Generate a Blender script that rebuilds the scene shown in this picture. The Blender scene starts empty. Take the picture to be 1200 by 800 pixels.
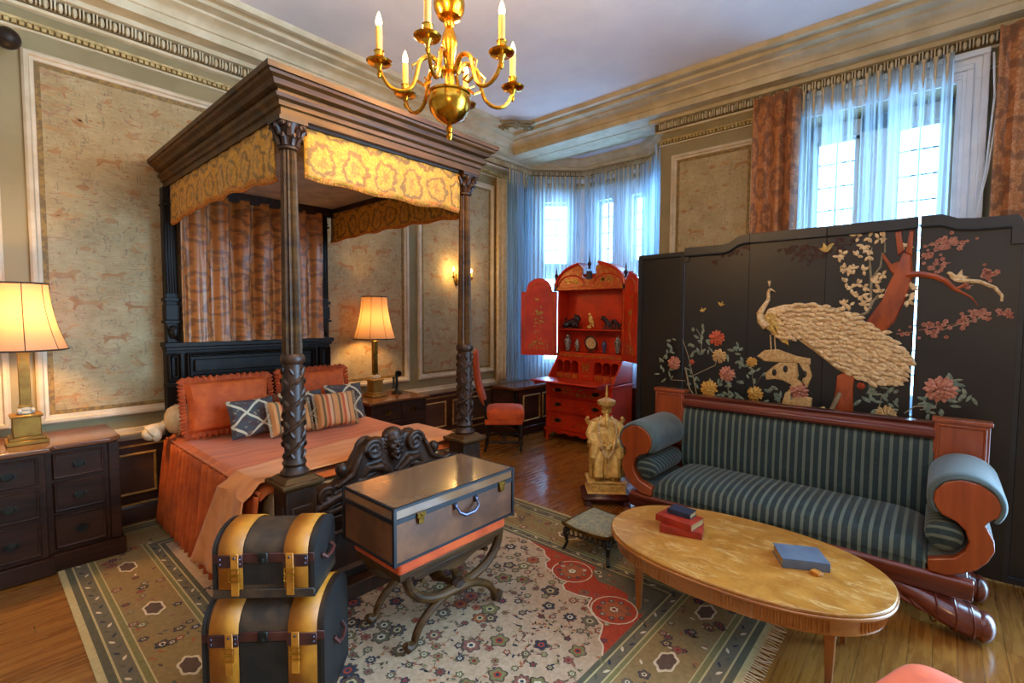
import bpy, bmesh, math, random
from math import pi, sin, cos, radians, sqrt, atan2, hypot
from mathutils import Vector, Matrix, Euler
C = bpy.context.scene.collection
SC = bpy.context.scene
random.seed(7)

# ------------------------------------------------------------------ mesh building
def frame(loc=(0, 0, 0), rz=0, rx=0, ry=0, s=1):
    return Matrix.Translation(loc) @ Euler((rx, ry, rz), 'XYZ').to_matrix().to_4x4() @ Matrix.Scale(s, 4)

def chain(o):
    m = Matrix.Identity(4)
    while o is not None:
        m = o.matrix_basis @ m
        o = o.parent
    return m

class MB:
    def __init__(s, M=None):
        s.M = M or Matrix.Identity(4); s.v = []; s.f = []; s.mi = []; s.uv = []; s.m = 0
    def add(s, vs, fs, uvs=None, M=None):
        T = s.M @ M if M is not None else s.M
        b = len(s.v)
        s.v += [T @ Vector(p) for p in vs]
        for k, f in enumerate(fs):
            s.f.append(tuple(b + i for i in f)); s.mi.append(s.m)
            s.uv.append([uvs[i] for i in f] if uvs else None)
        return s
    def box(s, a, b, M=None):
        (x0, y0, z0), (x1, y1, z1) = a, b
        vs = [(x, y, z) for z in (z0, z1) for y in (y0, y1) for x in (x0, x1)]
        return s.add(vs, [(0, 2, 3, 1), (4, 5, 7, 6), (0, 1, 5, 4), (2, 6, 7, 3), (0, 4, 6, 2), (1, 3, 7, 5)], None, M)
    def cbox(s, c, d, M=None):
        return s.box([c[i] - d[i] / 2 for i in range(3)], [c[i] + d[i] / 2 for i in range(3)], M)
    def taper(s, c0, d0, c1, d1):      # box between two rectangles (x,y,z centre; w,d)
        vs = []
        for c, d in ((c0, d0), (c1, d1)):
            for sy in (-1, 1):
                for sx in (-1, 1):
                    vs.append((c[0] + sx * d[0] / 2, c[1] + sy * d[1] / 2, c[2]))
        return s.add(vs, [(0, 2, 3, 1), (4, 5, 7, 6), (0, 1, 5, 4), (2, 6, 7, 3), (0, 4, 6, 2), (1, 3, 7, 5)])
    def tube(s, pts, r, seg=8, closed=False, flat=1.0, cap=True):
        P = [Vector(p) for p in pts]; n = len(P)
        rr = list(r) if isinstance(r, (list, tuple)) else [r] * n
        vs = []; N = None
        for i in range(n):
            a = P[i - 1] if (i > 0 or closed) else P[i]
            b = P[(i + 1) % n] if (i < n - 1 or closed) else P[i]
            t = (b - a); t = t.normalized() if t.length > 1e-9 else Vector((0, 0, 1))
            if N is None:
                N = t.cross(Vector((0, 0, 1)))
                if N.length < .05: N = t.cross(Vector((1, 0, 0)))
            else:
                N = N - t * N.dot(t)
                if N.length < 1e-6: N = t.cross(Vector((0, 1, 0.01)))
            N.normalize(); B = t.cross(N)
            for k in range(seg):
                a_ = 2 * pi * k / seg
                vs.append(P[i] + (N * cos(a_) + B * sin(a_) * flat) * rr[i])
        fs = []
        for i in range(n if closed else n - 1):
            j = (i + 1) % n
            for k in range(seg):
                l = (k + 1) % seg
                fs.append((i * seg + k, i * seg + l, j * seg + l, j * seg + k))
        if not closed and cap:
            fs.append(tuple(range(seg))[::-1]); fs.append(tuple((n - 1) * seg + k for k in range(seg)))
        return s.add(vs, fs)
    def lathe(s, prof, c=(0, 0, 0), seg=20, flute=0, fn=12, M=None, sq=1.0):
        vs = []; n = len(prof)
        for i, (r, z) in enumerate(prof):
            for k in range(seg):
                a = 2 * pi * k / seg
                q = r
                if flute and len(prof[i]) == 2: q = r
                vs.append((c[0] + q * cos(a), c[1] + q * sin(a) * sq, c[2] + z))
        fs = []
        for i in range(n - 1):
            for k in range(seg):
                l = (k + 1) % seg
                fs.append((i * seg + k, i * seg + l, (i + 1) * seg + l, (i + 1) * seg + k))
        if prof[0][0] > 1e-6: fs.append(tuple(range(seg))[::-1])
        if prof[-1][0] > 1e-6: fs.append(tuple((n - 1) * seg + k for k in range(seg)))
        return s.add(vs, fs, None, M)
    def fluted(s, c, z0, z1, r0, r1, n=14, depth=.16):
        seg = n * 4; vs = []
        for j, (z, r) in enumerate(((z0, r0 * .96), (z0 + .02, r0), (z1 - .02, r1), (z1, r1 * .96))):
            for k in range(seg):
                a = 2 * pi * k / seg; q = r * (1 - (depth if (k % 4) in (2,) else depth * .45 if k % 4 in (1, 3) else 0))
                vs.append((c[0] + q * cos(a), c[1] + q * sin(a), c[2] + z))
        fs = [(i * seg + k, i * seg + (k + 1) % seg, (i + 1) * seg + (k + 1) % seg, (i + 1) * seg + k) for i in range(3) for k in range(seg)]
        fs += [tuple(range(seg))[::-1], tuple(3 * seg + k for k in range(seg))]
        return s.add(vs, fs)
    def ell(s, c, r, seg=12, rings=8, M=None):
        r = (r, r, r) if not isinstance(r, (tuple, list)) else r
        vs = [(c[0], c[1], c[2] - r[2])]; 
        for i in range(1, rings):
            t = -pi / 2 + pi * i / rings
            for k in range(seg):
                a = 2 * pi * k / seg
                vs.append((c[0] + r[0] * cos(t) * cos(a), c[1] + r[1] * cos(t) * sin(a), c[2] + r[2] * sin(t)))
        vs.append((c[0], c[1], c[2] + r[2])); L = len(vs) - 1
        fs = [(0, 1 + (k + 1) % seg, 1 + k) for k in range(seg)]
        for i in range(rings - 2):
            for k in range(seg):
                l = (k + 1) % seg; a = 1 + i * seg; b = a + seg
                fs.append((a + k, a + l, b + l, b + k))
        a = 1 + (rings - 2) * seg
        fs += [(L, a + k, a + (k + 1) % seg) for k in range(seg)]
        return s.add(vs, fs, None, M)
    def prism(s, pts, O, A, B, N, d0, d1):
        O, A, B, N = map(Vector, (O, A, B, N)); n = len(pts)
        if A.cross(B).dot(N) < 0: pts = pts[::-1]
        area = sum(pts[i][0] * pts[(i + 1) % n][1] - pts[(i + 1) % n][0] * pts[i][1] for i in range(n))
        vs = [O + A * p[0] + B * p[1] + N * d for d in (d0, d1) for p in pts]
        fs = [tuple(range(n))[::-1], tuple(range(n, 2 * n))] + [(i, (i + 1) % n, n + (i + 1) % n, n + i) for i in range(n)]
        return s.add(vs, fs)
    def grid(s, fn, nu, nv, cu=False, uvs=(1, 1)):
        vs = []; uv = []
        for j in range(nv + 1):
            for i in range(nu + 1):
                u, v = i / nu, j / nv
                vs.append(fn(u, v)); uv.append((u * uvs[0], v * uvs[1]))
        W = nu + 1
        fs = [(j * W + i, j * W + i + 1, (j + 1) * W + i + 1, (j + 1) * W + i) for j in range(nv) for i in range(nu)]
        return s.add(vs, fs, uv)
    def sweep(s, path, prof, z=0, closed=False):
        """profile (outward offset, z) mitred along a path in plan; the offset goes to the left of the path"""
        P = [Vector((p[0], p[1])) for p in path]; n = len(P); rows = []
        for i in range(n):
            d0 = (P[i] - P[i - 1]).normalized() if (i > 0 or closed) else None
            d1 = (P[(i + 1) % n] - P[i]).normalized() if (i < n - 1 or closed) else None
            d0 = d0 or d1; d1 = d1 or d0
            n0 = Vector((-d0.y, d0.x)); n1 = Vector((-d1.y, d1.x))
            m = (n0 + n1); m = m / max(m.length_squared / 2, .2)
            rows.append([(P[i].x + m.x * o, P[i].y + m.y * o, z + h) for o, h in prof])
        k = len(prof); vs = [p for r in rows for p in r]; fs = []
        for i in range(n if closed else n - 1):
            j = (i + 1) % n
            for q in range(k - 1):
                fs.append((i * k + q, j * k + q, j * k + q + 1, i * k + q + 1))
        return s.add(vs, fs)
    def build(s, name, mats, parent=None, smooth=True, bev=0, seg=1, sub=0, remesh=0, solid=0, ang=.6, mods=None):
        me = bpy.data.meshes.new(name)
        o = bpy.data.objects.new(name, me); C.objects.link(o)
        if parent is not None:
            o.parent = parent
            inv = chain(parent).inverted(); vs = [inv @ v for v in s.v]
        else:
            lo = [min(v[i] for v in s.v) for i in range(3)]; hi = [max(v[i] for v in s.v) for i in range(3)]
            L = Vector(((lo[0] + hi[0]) / 2, (lo[1] + hi[1]) / 2, lo[2])); o.location = L
            vs = [v - L for v in s.v]
        me.from_pydata(vs, [], s.f)
        mats = mats if isinstance(mats, (list, tuple)) else [mats]
        for m in mats: me.materials.append(m)
        if any(u is not None for u in s.uv):
            L = me.uv_layers.new(name='UVMap').data
            for p, u in zip(me.polygons, s.uv):
                if u is not None:
                    for li, w in zip(p.loop_indices, u): L[li].uv = w
        for p, m in zip(me.polygons, s.mi): p.material_index = m
        bm = bmesh.new(); bm.from_mesh(me); bmesh.ops.recalc_face_normals(bm, faces=bm.faces); bm.to_mesh(me); bm.free()
        if smooth:
            me.shade_smooth()
            if not remesh and not sub: me.set_sharp_from_angle(angle=ang)
        if remesh:
            r = o.modifiers.new('blend', 'REMESH'); r.mode = 'VOXEL'; r.voxel_size = remesh; r.use_smooth_shade = True
            c = o.modifiers.new('soft', 'SMOOTH'); c.factor = .5; c.iterations = 2
        if solid:
            c = o.modifiers.new('thick', 'SOLIDIFY'); c.thickness = solid; c.offset = 0
        if bev:
            c = o.modifiers.new('bevel', 'BEVEL'); c.width = bev; c.segments = seg; c.limit_method = 'ANGLE'; c.angle_limit = .7
            c.harden_normals = False
        if sub:
            c = o.modifiers.new('sub', 'SUBSURF'); c.levels = sub; c.render_levels = sub
        return o

def tag(o, label, cat, group=None, kind=None):
    o['label'] = label; o['category'] = cat
    if group: o['group'] = group
    if kind: o['kind'] = kind
    return o
def thing(name, label, cat, loc=(0, 0, 0), rz=0, group=None):
    o = bpy.data.objects.new(name, None); C.objects.link(o)
    o.location = loc; o.rotation_euler = (0, 0, rz); o.empty_display_size = .1
    return tag(o, label, cat, group)
def struct(o):
    o['kind'] = 'structure'; return o
def copy_tree(o, parent=None):
    c = o.copy(); C.objects.link(c); c.parent = parent
    for ch in list(o.children):
        if ch.name in C.objects: copy_tree(ch, c)
    return c
def dup(o, loc, rz=None, label=None, sc=None):
    c = copy_tree(o); c.location = loc
    if rz is not None: c.rotation_euler = (0, 0, rz)
    if label: c['label'] = label
    if sc: c.scale = sc
    return c

# ------------------------------------------------------------------ camera
F_PX = 566.9
yaw, pit, rol = radians(41.52), radians(3.07), radians(.256)
Fw = Vector((cos(yaw) * cos(pit), sin(yaw) * cos(pit), -sin(pit)))
r_ = Vector((sin(yaw), -cos(yaw), 0)); u_ = r_.cross(Fw)
Rt = r_ * cos(rol) + u_ * sin(rol); Up = -r_ * sin(rol) + u_ * cos(rol)
cam_d = bpy.data.cameras.new('camera'); cam = bpy.data.objects.new('camera', cam_d); C.objects.link(cam)
cam_d.sensor_width = 36; cam_d.lens = F_PX / 1200 * 36; cam_d.clip_start = .05
EYE = Vector((0, 0, 1.5))
cam.matrix_world = Matrix(((Rt.x, Up.x, -Fw.x, 0), (Rt.y, Up.y, -Fw.y, 0), (Rt.z, Up.z, -Fw.z, 1.5), (0, 0, 0, 1)))
SC.camera = cam
def at(px, py, ax, val):
    """photo measurement -> point on the world plane axis=val (used to take dimensions off the photograph)"""
    d = Fw + Rt * ((px - 600) / F_PX) - Up * ((py - 400) / F_PX)
    return EYE + d * ((val - EYE[ax]) / d[ax])

# ------------------------------------------------------------------ materials
def hexc(h):
    h = h.lstrip('#'); o = []
    for i in (0, 2, 4):
        c = int(h[i:i + 2], 16) / 255
        o.append(c / 12.92 if c <= .04045 else ((c + .055) / 1.055) ** 2.4)
    return (*o, 1)
class NT:
    def __init__(s, name):
        s.mat = bpy.data.materials.new(name); s.mat.use_nodes = True; s.t = s.mat.node_tree
        s.t.nodes.clear(); s.out = s.t.nodes.new('ShaderNodeOutputMaterial')
        s.tc = s.t.nodes.new('ShaderNodeTexCoord'); s.obj = s.tc.outputs['Object']; s.uv = s.tc.outputs['UV']
    def put(s, sock, v):
        if isinstance(v, bpy.types.NodeSocket): s.t.links.new(v, sock)
        else: sock.default_value = v
    def math(s, op, a, b=0, c=0):
        n = s.t.nodes.new('ShaderNodeMath'); n.operation = op
        s.put(n.inputs[0], a); s.put(n.inputs[1], b); s.put(n.inputs[2], c); return n.outputs[0]
    def mix(s, f, a, b, mode='MIX'):
        n = s.t.nodes.new('ShaderNodeMix'); n.data_type = 'RGBA'; n.blend_type = mode
        s.put(n.inputs[0], f); s.put(n.inputs[6], a); s.put(n.inputs[7], b); return n.outputs[2]
    def step(s, x, lo, hi, a=0., b=1.):
        n = s.t.nodes.new('ShaderNodeMapRange'); n.clamp = True
        s.put(n.inputs[0], x); s.put(n.inputs[1], lo); s.put(n.inputs[2], hi); s.put(n.inputs[3], a); s.put(n.inputs[4], b); return n.outputs[0]
    def map(s, vec, sc=(1, 1, 1), loc=(0, 0, 0), rot=(0, 0, 0)):
        n = s.t.nodes.new('ShaderNodeMapping'); s.put(n.inputs[0], vec); n.inputs[1].default_value = loc
        n.inputs[2].default_value = rot; n.inputs[3].default_value = sc; return n.outputs[0]
    def noise(s, vec, sc, det=3, rough=.5, dist=0):
        n = s.t.nodes.new('ShaderNodeTexNoise'); s.put(n.inputs['Vector'], vec); n.inputs['Scale'].default_value = sc
        n.inputs['Detail'].default_value = det; n.inputs['Roughness'].default_value = rough; n.inputs['Distortion'].default_value = dist
        return n.outputs[0]
    def vor(s, vec, sc, feat='F1', rnd=1):
        n = s.t.nodes.new('ShaderNodeTexVoronoi'); n.feature = feat; s.put(n.inputs['Vector'], vec)
        n.inputs['Scale'].default_value = sc; n.inputs['Randomness'].default_value = rnd; return n.outputs
    def xyz(s, vec):
        n = s.t.nodes.new('ShaderNodeSeparateXYZ'); s.put(n.inputs[0], vec); return n.outputs
    def comb(s, x, y, z=0):
        n = s.t.nodes.new('ShaderNodeCombineXYZ'); s.put(n.inputs[0], x); s.put(n.inputs[1], y); s.put(n.inputs[2], z); return n.outputs[0]
    def bump(s, h, st=.3, d=.01):
        n = s.t.nodes.new('ShaderNodeBump'); n.inputs['Strength'].default_value = st; n.inputs['Distance'].default_value = d
        s.put(n.inputs['Height'], h); return n.outputs[0]
    def bsdf(s, col, rough=.5, metal=0, nrm=None, **kw):
        n = s.t.nodes.new('ShaderNodeBsdfPrincipled'); s.put(n.inputs['Base Color'], col); s.put(n.inputs['Roughness'], rough)
        s.put(n.inputs['Metallic'], metal)
        if nrm is not None: s.put(n.inputs['Normal'], nrm)
        for k, v in kw.items(): s.put(n.inputs[k.replace('_', ' ')], v)
        return n.outputs[0]
    def end(s, sh):
        s.t.links.new(sh, s.out.inputs[0]); return s.mat

def mat(name, c1, c2=None, rough=.5, metal=0, sc=8, st=(1, 1, 1), lo=.4, hi=.6, bump=0, bsc=None, bd=.004, det=4, sheen=0, coat=0, dist=0):
    n = NT(name); c1 = hexc(c1); vec = n.map(n.obj, st)
    f = n.noise(vec, sc, det, .55, dist)
    col = n.mix(n.step(f, lo, hi), c1, hexc(c2)) if c2 else c1
    nr = n.bump(n.noise(vec, bsc or sc * 4, 3), bump, bd) if bump else None
    kw = {}
    if sheen: kw['Sheen_Weight'] = sheen
    if coat: kw['Coat_Weight'] = coat; kw['Coat_Roughness'] = .15
    return n.end(n.bsdf(col, rough, metal, nr, **kw))
def wood(name, c1, c2, rough=.35, axis=0, sc=9, coat=.3, spec=.5):
    st = [1, 1, 1]; st[axis] = .09
    n = NT(name); v = n.map(n.obj, st); a = n.noise(v, sc, 5, .6, 1.2); b = n.noise(v, sc * 7, 3, .6)
    f = n.math('ADD', n.math('MULTIPLY', a, .7), n.math('MULTIPLY', b, .3))
    col = n.mix(n.step(f, .38, .62), hexc(c1), hexc(c2))
    return n.end(n.bsdf(col, rough, 0, n.bump(b, .12, .002), Coat_Weight=coat, Coat_Roughness=.12, Specular_IOR_Level=spec))
def damask(name, gold, dark, mid, su, sv, rough=.6, ring=.36, w=.07, fs=26, satin=0):
    n = NT(name); u, v, _ = n.xyz(n.uv)
    v2 = n.math('MULTIPLY', v, sv); row = n.math('FLOOR', v2)
    u2 = n.math('ADD', n.math('MULTIPLY', u, su), n.math('MULTIPLY', n.math('MODULO', row, 2), .5))
    fx = n.math('SUBTRACT', n.math('FRACT', u2), .5); fy = n.math('SUBTRACT', n.math('FRACT', v2), .5)
    P = n.comb(n.math('MULTIPLY', u, su), v2)
    fx = n.math('ADD', fx, n.math('MULTIPLY', n.math('SUBTRACT', n.noise(P, 2.3, 2), .5), .5)); fy = n.math('ADD', fy, n.math('MULTIPLY', n.math('SUBTRACT', n.noise(n.map(P, (1, 1, 1), (5, 3, 1)), 2.3, 2), .5), .5))
    d = n.math('SQRT', n.math('ADD', n.math('MULTIPLY', fx, fx), n.math('MULTIPLY', n.math('MULTIPLY', fy, fy), .8)))
    ang = n.math('ARCTAN2', fy, fx)
    lobes = n.math('MULTIPLY', n.math('SINE', n.math('MULTIPLY', ang, 9)), .025)
    dd = n.math('ADD', n.math('ADD', d, lobes), n.math('MULTIPLY', n.math('SUBTRACT', n.noise(P, 9, 4, .7), .5), .26))
    rg = n.math('SUBTRACT', 1, n.step(n.math('ABSOLUTE', n.math('SUBTRACT', dd, ring)), w * .5, w * 1.1))
    fl = n.step(n.noise(P, fs / 3, 4, .65, 1.5), .5, .56)
    c = n.mix(fl, hexc(gold), hexc(mid))
    c = n.mix(n.math('MULTIPLY', rg, .75), c, hexc(dark))
    ros = n.step(n.math('ADD', d, n.math('MULTIPLY', n.math('SINE', n.math('MULTIPLY', ang, 6)), .04)), .12, .14, .45, 0)
    c = n.mix(ros, c, hexc(dark))
    ro = n.step(fl, 0, 1, rough, rough - .25) if satin else rough
    return n.end(n.bsdf(c, ro, 0, n.bump(fl, .25, .002), Sheen_Weight=.1, Coat_Weight=.45 if satin else 0, Coat_Roughness=.34))

M = {}
M['ceiling'] = mat('ceiling_plaster', '#dcdce0', '#d6d6dc', .85, sc=3, bump=.05)
M['plaster'] = mat('moulding_plaster', '#c8bea0', '#b5aa8a', .6, sc=5)
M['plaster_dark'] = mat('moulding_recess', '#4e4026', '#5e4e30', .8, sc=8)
M['bead'] = mat('moulding_bead', '#b7a26a', '#94804c', .6, sc=30)
M['paint'] = mat('panel_paint', '#8c7e58', '#82744e', .65, sc=3)
M['frame'] = mat('panel_frame', '#c6b79c', '#b5a586', .5, sc=6)
M['strip'] = mat('ornament_strip', '#8a6c2e', '#6b5428', .6, sc=40, lo=.45, hi=.55)
M['gilt'] = mat('gilt_bead', '#b98f4a', '#96703a', .4, .3, sc=20)
M['white_wood'] = mat('white_window_wood', '#dfe6ec', '#d4dce4', .45, sc=5)
M['dado'] = wood('dado_wood', '#2e1b14', '#4a2c1e', .4, 0, 5, .3)
M['dado_pale'] = wood('dado_panel_wood', '#4c3020', '#63402a', .5, 0, 5, .2)
# patterned wallpaper
n = NT('tapestry_wallpaper'); v = n.map(n.obj, (1, 1, 1))
a = n.noise(v, 5, 5, .6); b = n.noise(n.map(n.obj, (2.2, 2.2, 5)), 4, 4, .6, 1.5); g = n.noise(n.map(n.obj, (8, 8, 60)), 3, 3)
c = n.mix(n.step(a, .35, .65), hexc('#a8976e'), hexc('#937f56'))
c = n.mix(n.step(b, .585, .63, 0, .55), c, hexc('#8e5f45'))
c = n.mix(n.step(n.noise(n.map(n.obj, (2, 2, 6)), 5, 4, .6, 1.), .6, .64, 0, .45), c, hexc('#b7792f'))
c = n.mix(n.step(n.noise(n.map(n.obj, (3, 3, 1.2)), 16, 4, .7, .8), .57, .64, 0, .6), c, hexc('#665c48'))
c = n.mix(n.step(g, .5, .75, 0, .4), c, hexc('#c4b491'))
M['paper'] = n.end(n.bsdf(c, .75, 0, n.bump(g, .15, .002)))
M['motif'] = mat('wallpaper_motif', '#946a40', '#9e7c50', .75, sc=18)
# floor boards along X
n = NT('oak_floorboards'); x, y, z = n.xyz(n.obj)
row = n.math('FLOOR', n.math('DIVIDE', y, .083)); h1 = n.math('FRACT', n.math('MULTIPLY', n.math('SINE', n.math('MULTIPLY', row, 12.9898)), 437.5))
xx = n.math('DIVIDE', n.math('ADD', x, n.math('MULTIPLY', h1, 1.7)), 1.3); col_i = n.math('FLOOR', xx)
h2 = n.math('FRACT', n.math('MULTIPLY', n.math('SINE', n.math('ADD', n.math('MULTIPLY', row, 7.13), n.math('MULTIPLY', col_i, 31.7))), 291.3))
gr = n.noise(n.comb(n.math('MULTIPLY', x, .9), n.math('ADD', n.math('MULTIPLY', y, 14), n.math('MULTIPLY', h2, 30)), 0), 2.2, 5, .6, 1.4)
c = n.mix(n.step(gr, .35, .65), hexc('#7c4a1a'), hexc('#9c6828'))
c = n.mix(n.math('MULTIPLY', h2, .5), c, hexc('#6c3e18'))
gap = n.math('MAXIMUM', n.step(n.math('ABSOLUTE', n.math('SUBTRACT', n.math('FRACT', n.math('DIVIDE', y, .083)), .5)), .475, .495),
             n.step(n.math('ABSOLUTE', n.math('SUBTRACT', n.math('FRACT', xx), .5)), .497, .4995))
c = n.mix(n.math('MULTIPLY', gap, .75), c, hexc('#24100a'))
M['floor'] = n.end(n.bsdf(c, n.step(gr, .3, .7, .22, .34), 0, n.bump(n.math('SUBTRACT', gr, gap), .1, .003), Coat_Weight=.4, Coat_Roughness=.15))
M['ebony'] = wood('dark_carved_oak', '#1e110a', '#402614', .42, 2, 10, 0, .35)
M['ebony_x'] = wood('dark_polished_oak', '#2c1a0a', '#5c3e1a', .45, 0, 8, 0, .25)
M['black_wood'] = wood('blackened_wood', '#120e0b', '#2a1f16', .45, 2, 10, 0, .2)
M['mahogany'] = wood('mahogany', '#45150d', '#74301a', .3, 1, 8, .5)
M['mahogany_z'] = wood('mahogany_upright', '#7c3414', '#9a4a20', .3, 2, 6, .5)
M['walnut'] = wood('walnut_chest', '#1c0f0a', '#3c2214', .45, 0, 8, 0, .25)
M['walnut_top'] = wood('walnut_top', '#55301c', '#7b4a2a', .25, 0, 8, .6)
M['table_wood'] = wood('golden_satinwood', '#8a4f1c', '#a96a2a', .35, 1, 10, .4)
M['table_leg'] = wood('golden_leg', '#7c441a', '#9c5c24', .35, 2, 10, .4)
n = NT('mottled_onyx_top'); a = n.noise(n.map(n.obj, (1, 1, 1), rot=(0, 0, .5)), 5, 6, .65, 1.5); b = n.noise(n.map(n.obj, (2.6, .8, 1), rot=(0, 0, .3)), 8, 6, .7, 1.2)
c = n.mix(n.step(a, .35, .65), hexc('#96601f'), hexc('#b27c34')); c = n.mix(n.step(b, .53, .64, 0, .65), c, hexc('#c9a468'))
M['onyx'] = n.end(n.bsdf(c, .32, 0, None, Coat_Weight=.15, Coat_Roughness=.15))
M['brass'] = mat('polished_brass', '#d9a238', '#b37a1c', .22, 1, sc=14)
M['brass_dull'] = mat('aged_brass', '#8c6a2c', '#6a4a1c', .35, 1, sc=20)
M['brass_lamp'] = mat('brushed_brass', '#a07830', '#8a6224', .45, .6, sc=14)
M['iron'] = mat('dark_iron', '#1a1c1c', '#30322c', .4, .6, sc=20)
M['silver'] = mat('dull_steel', '#4c4a58', None, .35, .8)
M['candle'] = mat('candle_sleeve', '#d9b25c', '#c89c48', .6, sc=5)
n = NT('flame_bulb'); e = n.t.nodes.new('ShaderNodeEmission'); e.inputs[0].default_value = (1, .72, .34, 1); e.inputs[1].default_value = 9; M['flame'] = n.end(e.outputs[0])
M['velvet'] = mat('coral_velvet', '#d65614', '#c0440a', .75, sc=12, sheen=.1)
M['bedspread'] = mat('rust_coverlet', '#d06a20', '#ba5614', .7, sc=6, st=(.3, 3, 1), bump=.2, bsc=60, sheen=.15)
M['skirt'] = mat('rust_skirt', '#c0560f', '#a64508', .75, sc=10, sheen=.05)
M['sham'] = mat('orange_sham', '#cc5814', '#b8480a', .75, sc=14, bump=.1)
M['ruffle'] = mat('orange_ruffle', '#b84a0e', '#a03c08', .75, sc=14)
M['throw'] = mat('peach_throw', '#d88a48', '#c97838', .6, sc=9, st=(.4, 2, 1), bump=.2, bsc=70, sheen=.15)
M['linen'] = mat('cream_linen', '#cdb894', '#bba47c', .75, sc=20, bump=.2)
M['tester'] = mat('tester_cloth', '#c2baa8', '#9c9484', .8, sc=9, lo=.3, hi=.7)
M['gold_dam'] = damask('gold_damask', '#bc7e08', '#5e400c', '#d49a24', 1, 1, .6)
M['gold_trim'] = mat('orange_fringe', '#c97818', '#a85c10', .6, sc=60)
M['drape'] = damask('terracotta_damask', '#b8641a', '#6a3c18', '#bd8040', 1, 1, .45, .34, .09, 40, 1)
M['wdrape'] = damask('window_damask', '#a5622f', '#6a4226', '#b98352', 1, 1, .55, .34, .1, 40, 0)
# lattice cushion
n = NT('lattice_cushion'); u, v, _ = n.xyz(n.uv)
p = n.math('ADD', n.math('MULTIPLY', u, 1.6), n.math('MULTIPLY', v, 1.6)); q = n.math('SUBTRACT', n.math('MULTIPLY', u, 1.6), n.math('MULTIPLY', v, 1.6))
wb = n.math('MULTIPLY', n.math('SINE', n.math('MULTIPLY', u, 22)), .02)
l1 = n.math('ABSOLUTE', n.math('SUBTRACT', n.math('FRACT', n.math('ADD', p, wb)), .5)); l2 = n.math('ABSOLUTE', n.math('SUBTRACT', n.math('FRACT', n.math('SUBTRACT', q, wb)), .5))
ln = n.math('SUBTRACT', 1, n.step(n.math('MINIMUM', l1, l2), .045, .07))
vv = n.vor(n.comb(u, v), 9)[0]
c = n.mix(n.step(vv, .25, .32), hexc('#8a7a5e'), hexc('#444648')); c = n.mix(n.step(n.noise(n.comb(u, v), 5, 2), .45, .6), c, hexc('#4a3434'))
c = n.mix(ln, c, hexc('#cbbf9e')); M['lattice'] = n.end(n.bsdf(c, .8, 0, n.bump(ln, .3, .003)))
n = NT('striped_cushion'); u, v, _ = n.xyz(n.uv); w = n.math('FRACT', n.math('MULTIPLY', u, 2.5)); 
c = n.mix(n.step(w, .30, .32), hexc('#c98e54'), hexc('#6a5638')); c = n.mix(n.step(w, .44, .46), c, hexc('#c98e54'))
c = n.mix(n.step(w, .56, .58), c, hexc('#b8562e')); c = n.mix(n.step(w, .72, .74), c, hexc('#d2a67a')); c = n.mix(n.step(w, .9, .92), c, hexc('#84604a'))
M['stripe_c'] = n.end(n.bsdf(c, .75))
def stripes(name, axis, per, off=0., th=.42):
    n = NT(name); q_ = n.xyz(n.obj); s_ = q_[axis] if axis else n.math('ADD', q_[0], q_[2]); w = n.math('ABSOLUTE', n.math('SUBTRACT', n.math('FRACT', n.math('DIVIDE', n.math('ADD', s_, off), per)), .5))
    nz = n.noise(n.obj, 60, 3); c = n.mix(n.step(nz, .35, .65), hexc('#0b2024'), hexc('#122e32'))
    c = n.mix(n.step(w, .30, .34, 0, 1), c, hexc('#566257'))
    return n.end(n.bsdf(c, .7, 0, None, Sheen_Weight=.15))
M['stripe_y'] = stripes('striped_velvet', 1, .043)
M['stripe_z'] = stripes('striped_velvet_roll', 0, .045)
M['velvet_plain'] = mat('grey_green_velvet', '#36464a', '#445452', .7, sc=10, sheen=.25)
M['lacq'] = mat('red_lacquer', '#cc3414', '#b0260e', .35, sc=4, coat=.2)
M['lacq_in'] = mat('red_lacquer_inside', '#cc3410', '#b0280c', .45, sc=4)
M['lacq_gold'] = mat('gilded_red_lacquer', '#b5481a', '#b9742a', .35, .1, sc=22, lo=.5, hi=.6)
M['gilt_paint'] = mat('gilt_painting', '#c9a04c', '#8a6a2c', .4, .4, sc=50)
M['ivory'] = mat('carved_ivory', '#e0bc6c', '#c49a50', .4, sc=30, lo=.4, hi=.6, bump=.3, bsc=120, bd=.002)
M['ivory_dark'] = mat('carved_ivory_robe', '#c49a50', '#9c7434', .45, sc=40, bump=.4, bsc=110, bd=.003)
M['redwood'] = mat('red_wood_stand', '#521a12', '#3a100c', .3, sc=8, coat=.4)
M['screen'] = mat('black_lacquer', '#0a0a0c', '#17120c', .42, sc=2)
M['screen_frame'] = mat('black_lacquer_frame', '#0e1216', '#181c20', .42, sc=6)
M['bone'] = mat('carved_bone', '#dcc090', '#b8966a', .45, sc=60, bump=.3)
M['bone2'] = mat('carved_gilt_feather', '#c9a75a', '#9c7a34', .4, sc=60)
M['trunk_in'] = mat('inlay_bark', '#a04818', '#7c3210', .5, sc=14, st=(1, 1, .4))
M['fl_red'] = mat('inlay_coral', '#a83a22', '#c0603c', .5, sc=60)
M['fl_pink'] = mat('inlay_rose', '#9c5844', '#b8806a', .5, sc=60)
M['fl_gold'] = mat('inlay_amber', '#b5822c', '#c9a050', .5, sc=60)
M['fl_cream'] = mat('inlay_cream', '#c2a26c', '#a88450', .5, sc=60)
M['leaf_in'] = mat('inlay_leaf', '#56665a', '#7c8672', .5, sc=40)
M['twig_in'] = mat('inlay_twig', '#7c7058', '#8c8066', .5, sc=40)
M['leather'] = mat('tan_leather', '#b8741a', '#9a5c12', .5, sc=9, bump=.1)
M['hide'] = mat('brown_hide', '#46321e', '#2c2014', .65, sc=16, bump=.3)
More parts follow.
